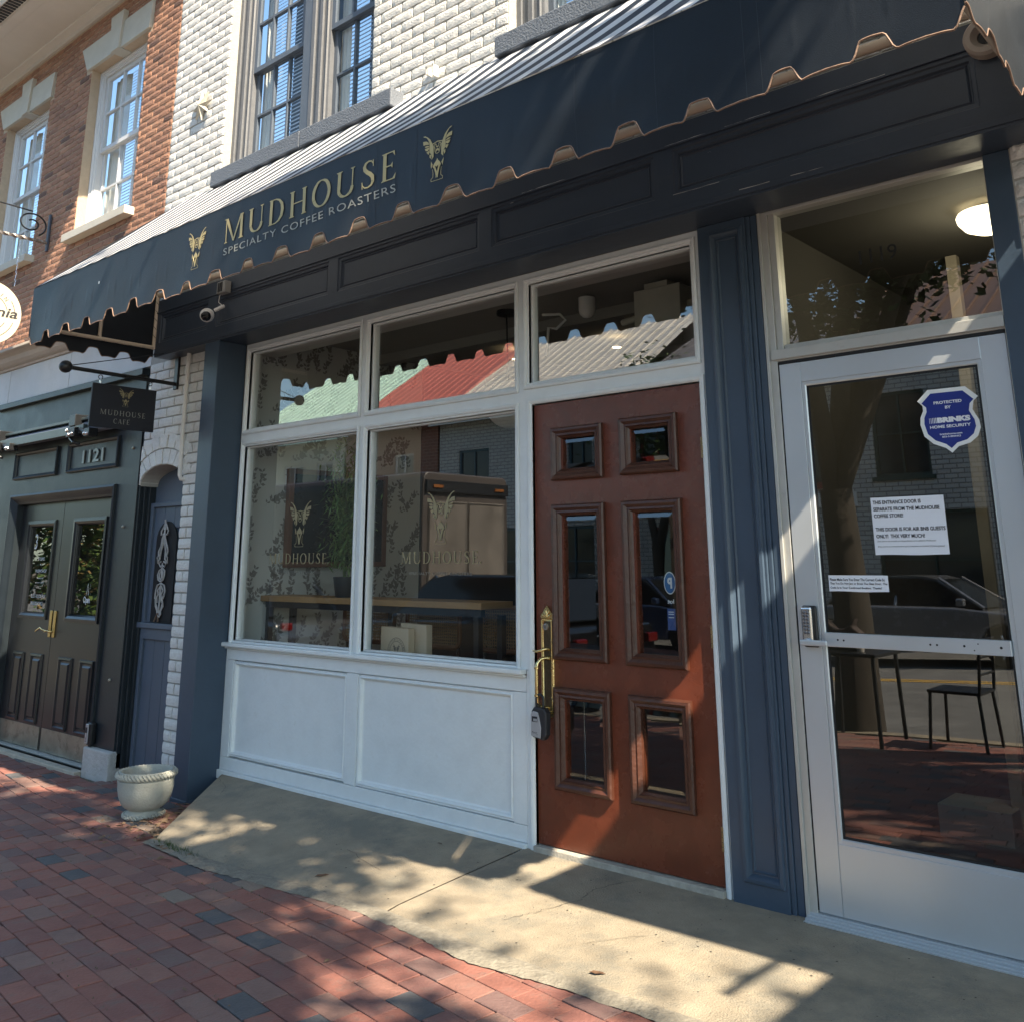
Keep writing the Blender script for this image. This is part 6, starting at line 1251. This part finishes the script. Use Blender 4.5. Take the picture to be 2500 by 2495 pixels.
# food truck: dark box body with rounded top corners, cab and wheels
FT = thing("box_truck", "dark box-bodied truck standing in the road, mirrored in the right shop window", "truck", (-14.8, -8.6, -.5))
m_ = MB(); P = [(-1.1, .55), (1.1, .55), (1.1, 3.15)]+[(.95+.15*math.cos(a), 3.2+.15*math.sin(a)) for a in (.3, .8, 1.3)]+[(-.95-.15*math.cos(a), 3.2+.15*math.sin(a)) for a in (1.3, .8, .3)]+[(-1.1, 3.15)]
m_.prism(P, lambda a, b: (-2.9, a, b), lambda a, b: (2.6, a, b)); m_.build("box_body", mat("dark_truck_panel", (.07, .06, .055), .35, var=.3, scale=1.5), parent=FT, local=True, bevel=.03)
for y0_, y1_ in ((-.98, -.01), (.01, .98)):
    m_ = MB(); m_.ring(y0_, y1_, .75, 2.85, [(0, 2.605), (.02, 2.64), (.05, 2.62)], fill=True); m_.v = [(q[1], q[0], q[2]) for q in m_.v]; m_.build("rear_door", mat("scratched_truck_door", (.15, .135, .12), .3, var=.35, scale=2), parent=FT, local=True)
m_ = MB(); m_.box(2.6, 2.66, -1.06, 1.06, 3.0, 3.2); m_.build("rear_header", BLACK, parent=FT, local=True)
for s in (-1, 1): m_ = MB(); m_.box(2.66, 2.68, s*.8-.12, s*.8+.12, 3.07, 3.12); m_.build("marker_lamp", mat("amber_lens", (.22, .08, .02), .3), parent=FT, local=True)
m_ = MB(); m_.prism([(-4.2, .5), (-2.95, .5), (-2.95, 2.2), (-3.5, 2.15), (-3.9, 1.4), (-4.2, 1.3)], lambda a, b: (a, -1, b), lambda a, b: (a, 1, b)); m_.build("cab", mat("dark_cab_paint", (.03, .03, .035), .25), parent=FT, local=True, bevel=.06)
for x in (-3.5, 1.3):
    for s in (-1, 1): m_ = MB(); m_.lathe([(.001, -.12), (.22, -.12), (.40, -.11), (.42, 0), (.40, .11), (.001, .11)], (x, s*.95, .42), 22, 'y'); m_.build("wheel", TYRE, parent=FT, local=True, smooth=40)
UM = thing("closed_umbrella", "closed pale green patio umbrella on the far pavement, mirrored in the red door", "umbrella", (-13.4, -17.6, -.3))
m_ = MB(); m_.tube([(0, 0, 0), (0, 0, 2.9)], .03, 8); m_.build("pole", ALU_FRAME, parent=UM, local=True)
m_ = MB(); m_.lathe([(.02, 2.85), (.10, 2.6), (.20, 2.0), (.28, 1.1), (.26, 1.05), (.05, 1.2)], (0, 0, 0), 16, wob=lambda a, h, i: .05*math.sin(a*6)*(i in (2, 3, 4))); m_.build("canopy", mat("pale_green_cloth", (.40, .46, .33), .8), parent=UM, local=True, smooth=50)
# pavement table and chairs just right of the view, mirrored in the glass door
TB = thing("cafe_table", "black metal pavement table mirrored low in the glass door", "table", (-3.55, -4.55, -.17))
m_ = MB(); m_.box(-.30, .30, -.30, .30, .70, .73); m_.build("tabletop", BLACK, parent=TB, local=True, bevel=.008)
for sx_ in (-1, 1):
    for sy_ in (-1, 1): m_ = MB(); m_.tube([(sx_*.26, sy_*.26, .70), (sx_*.28, sy_*.28, 0)], .018, 8); m_.build("leg", BLACK, parent=TB, local=True)
C1 = thing("metal_chair", "black metal pavement chair to the right of the mirrored table", "chair", (-2.75, -4.75, -.17), "metal chairs at the pavement table")
m_ = MB(); m_.box(-.21, .21, -.21, .21, .43, .455); m_.build("seat", BLACK, parent=C1, local=True, bevel=.006)
m_ = MB(); m_.tube([(.2, -.2, .44), (.24, -.2, .86), (.24, .2, .86), (.2, .2, .44)], .013, 8); [m_.tube([(.215, -.2, .44+h), (.215, .2, .44+h)], .010, 6) for h in (.15, .28)]; m_.build("backrest", BLACK, parent=C1, local=True)
for sx_ in (-1, 1):
    for sy_ in (-1, 1): m_ = MB(); m_.tube([(sx_*.19, sy_*.19, .43), (sx_*.22, sy_*.22, 0)], .014, 8); m_.build("leg", BLACK, parent=C1, local=True)
BG = thing("handbag", "dark patterned handbag standing on the pavement table", "bag", (-3.65, -4.55, .56))
m_ = MB(); m_.prism([(-.19, 0), (.17, 0), (.20, .14), (.12, .20), (.15, .27), (.05, .18), (-.04, .17), (-.13, .26), (-.15, .18), (-.20, .12)], lambda a, b: (a, -.08+b*.1, b), lambda a, b: (a, .08-b*.1, b)); m_.build("body", mat("brown_black_cloth", (.05, .035, .03), .8, var=.6, scale=40), parent=BG, local=True, bevel=.02)
CPB = thing("plastic_cup", "clear plastic iced drink cup on the pavement table", "cup", (-3.45, -4.45, .56))
m_ = MB(); m_.lathe([(.001, 0), (.03, 0), (.042, .13), (.044, .13), (.03, .15), (.001, .155)], (0, 0, 0), 20); m_.build("cup", mat("milky_plastic", (.45, .42, .38), .3), parent=CPB, local=True, smooth=40)
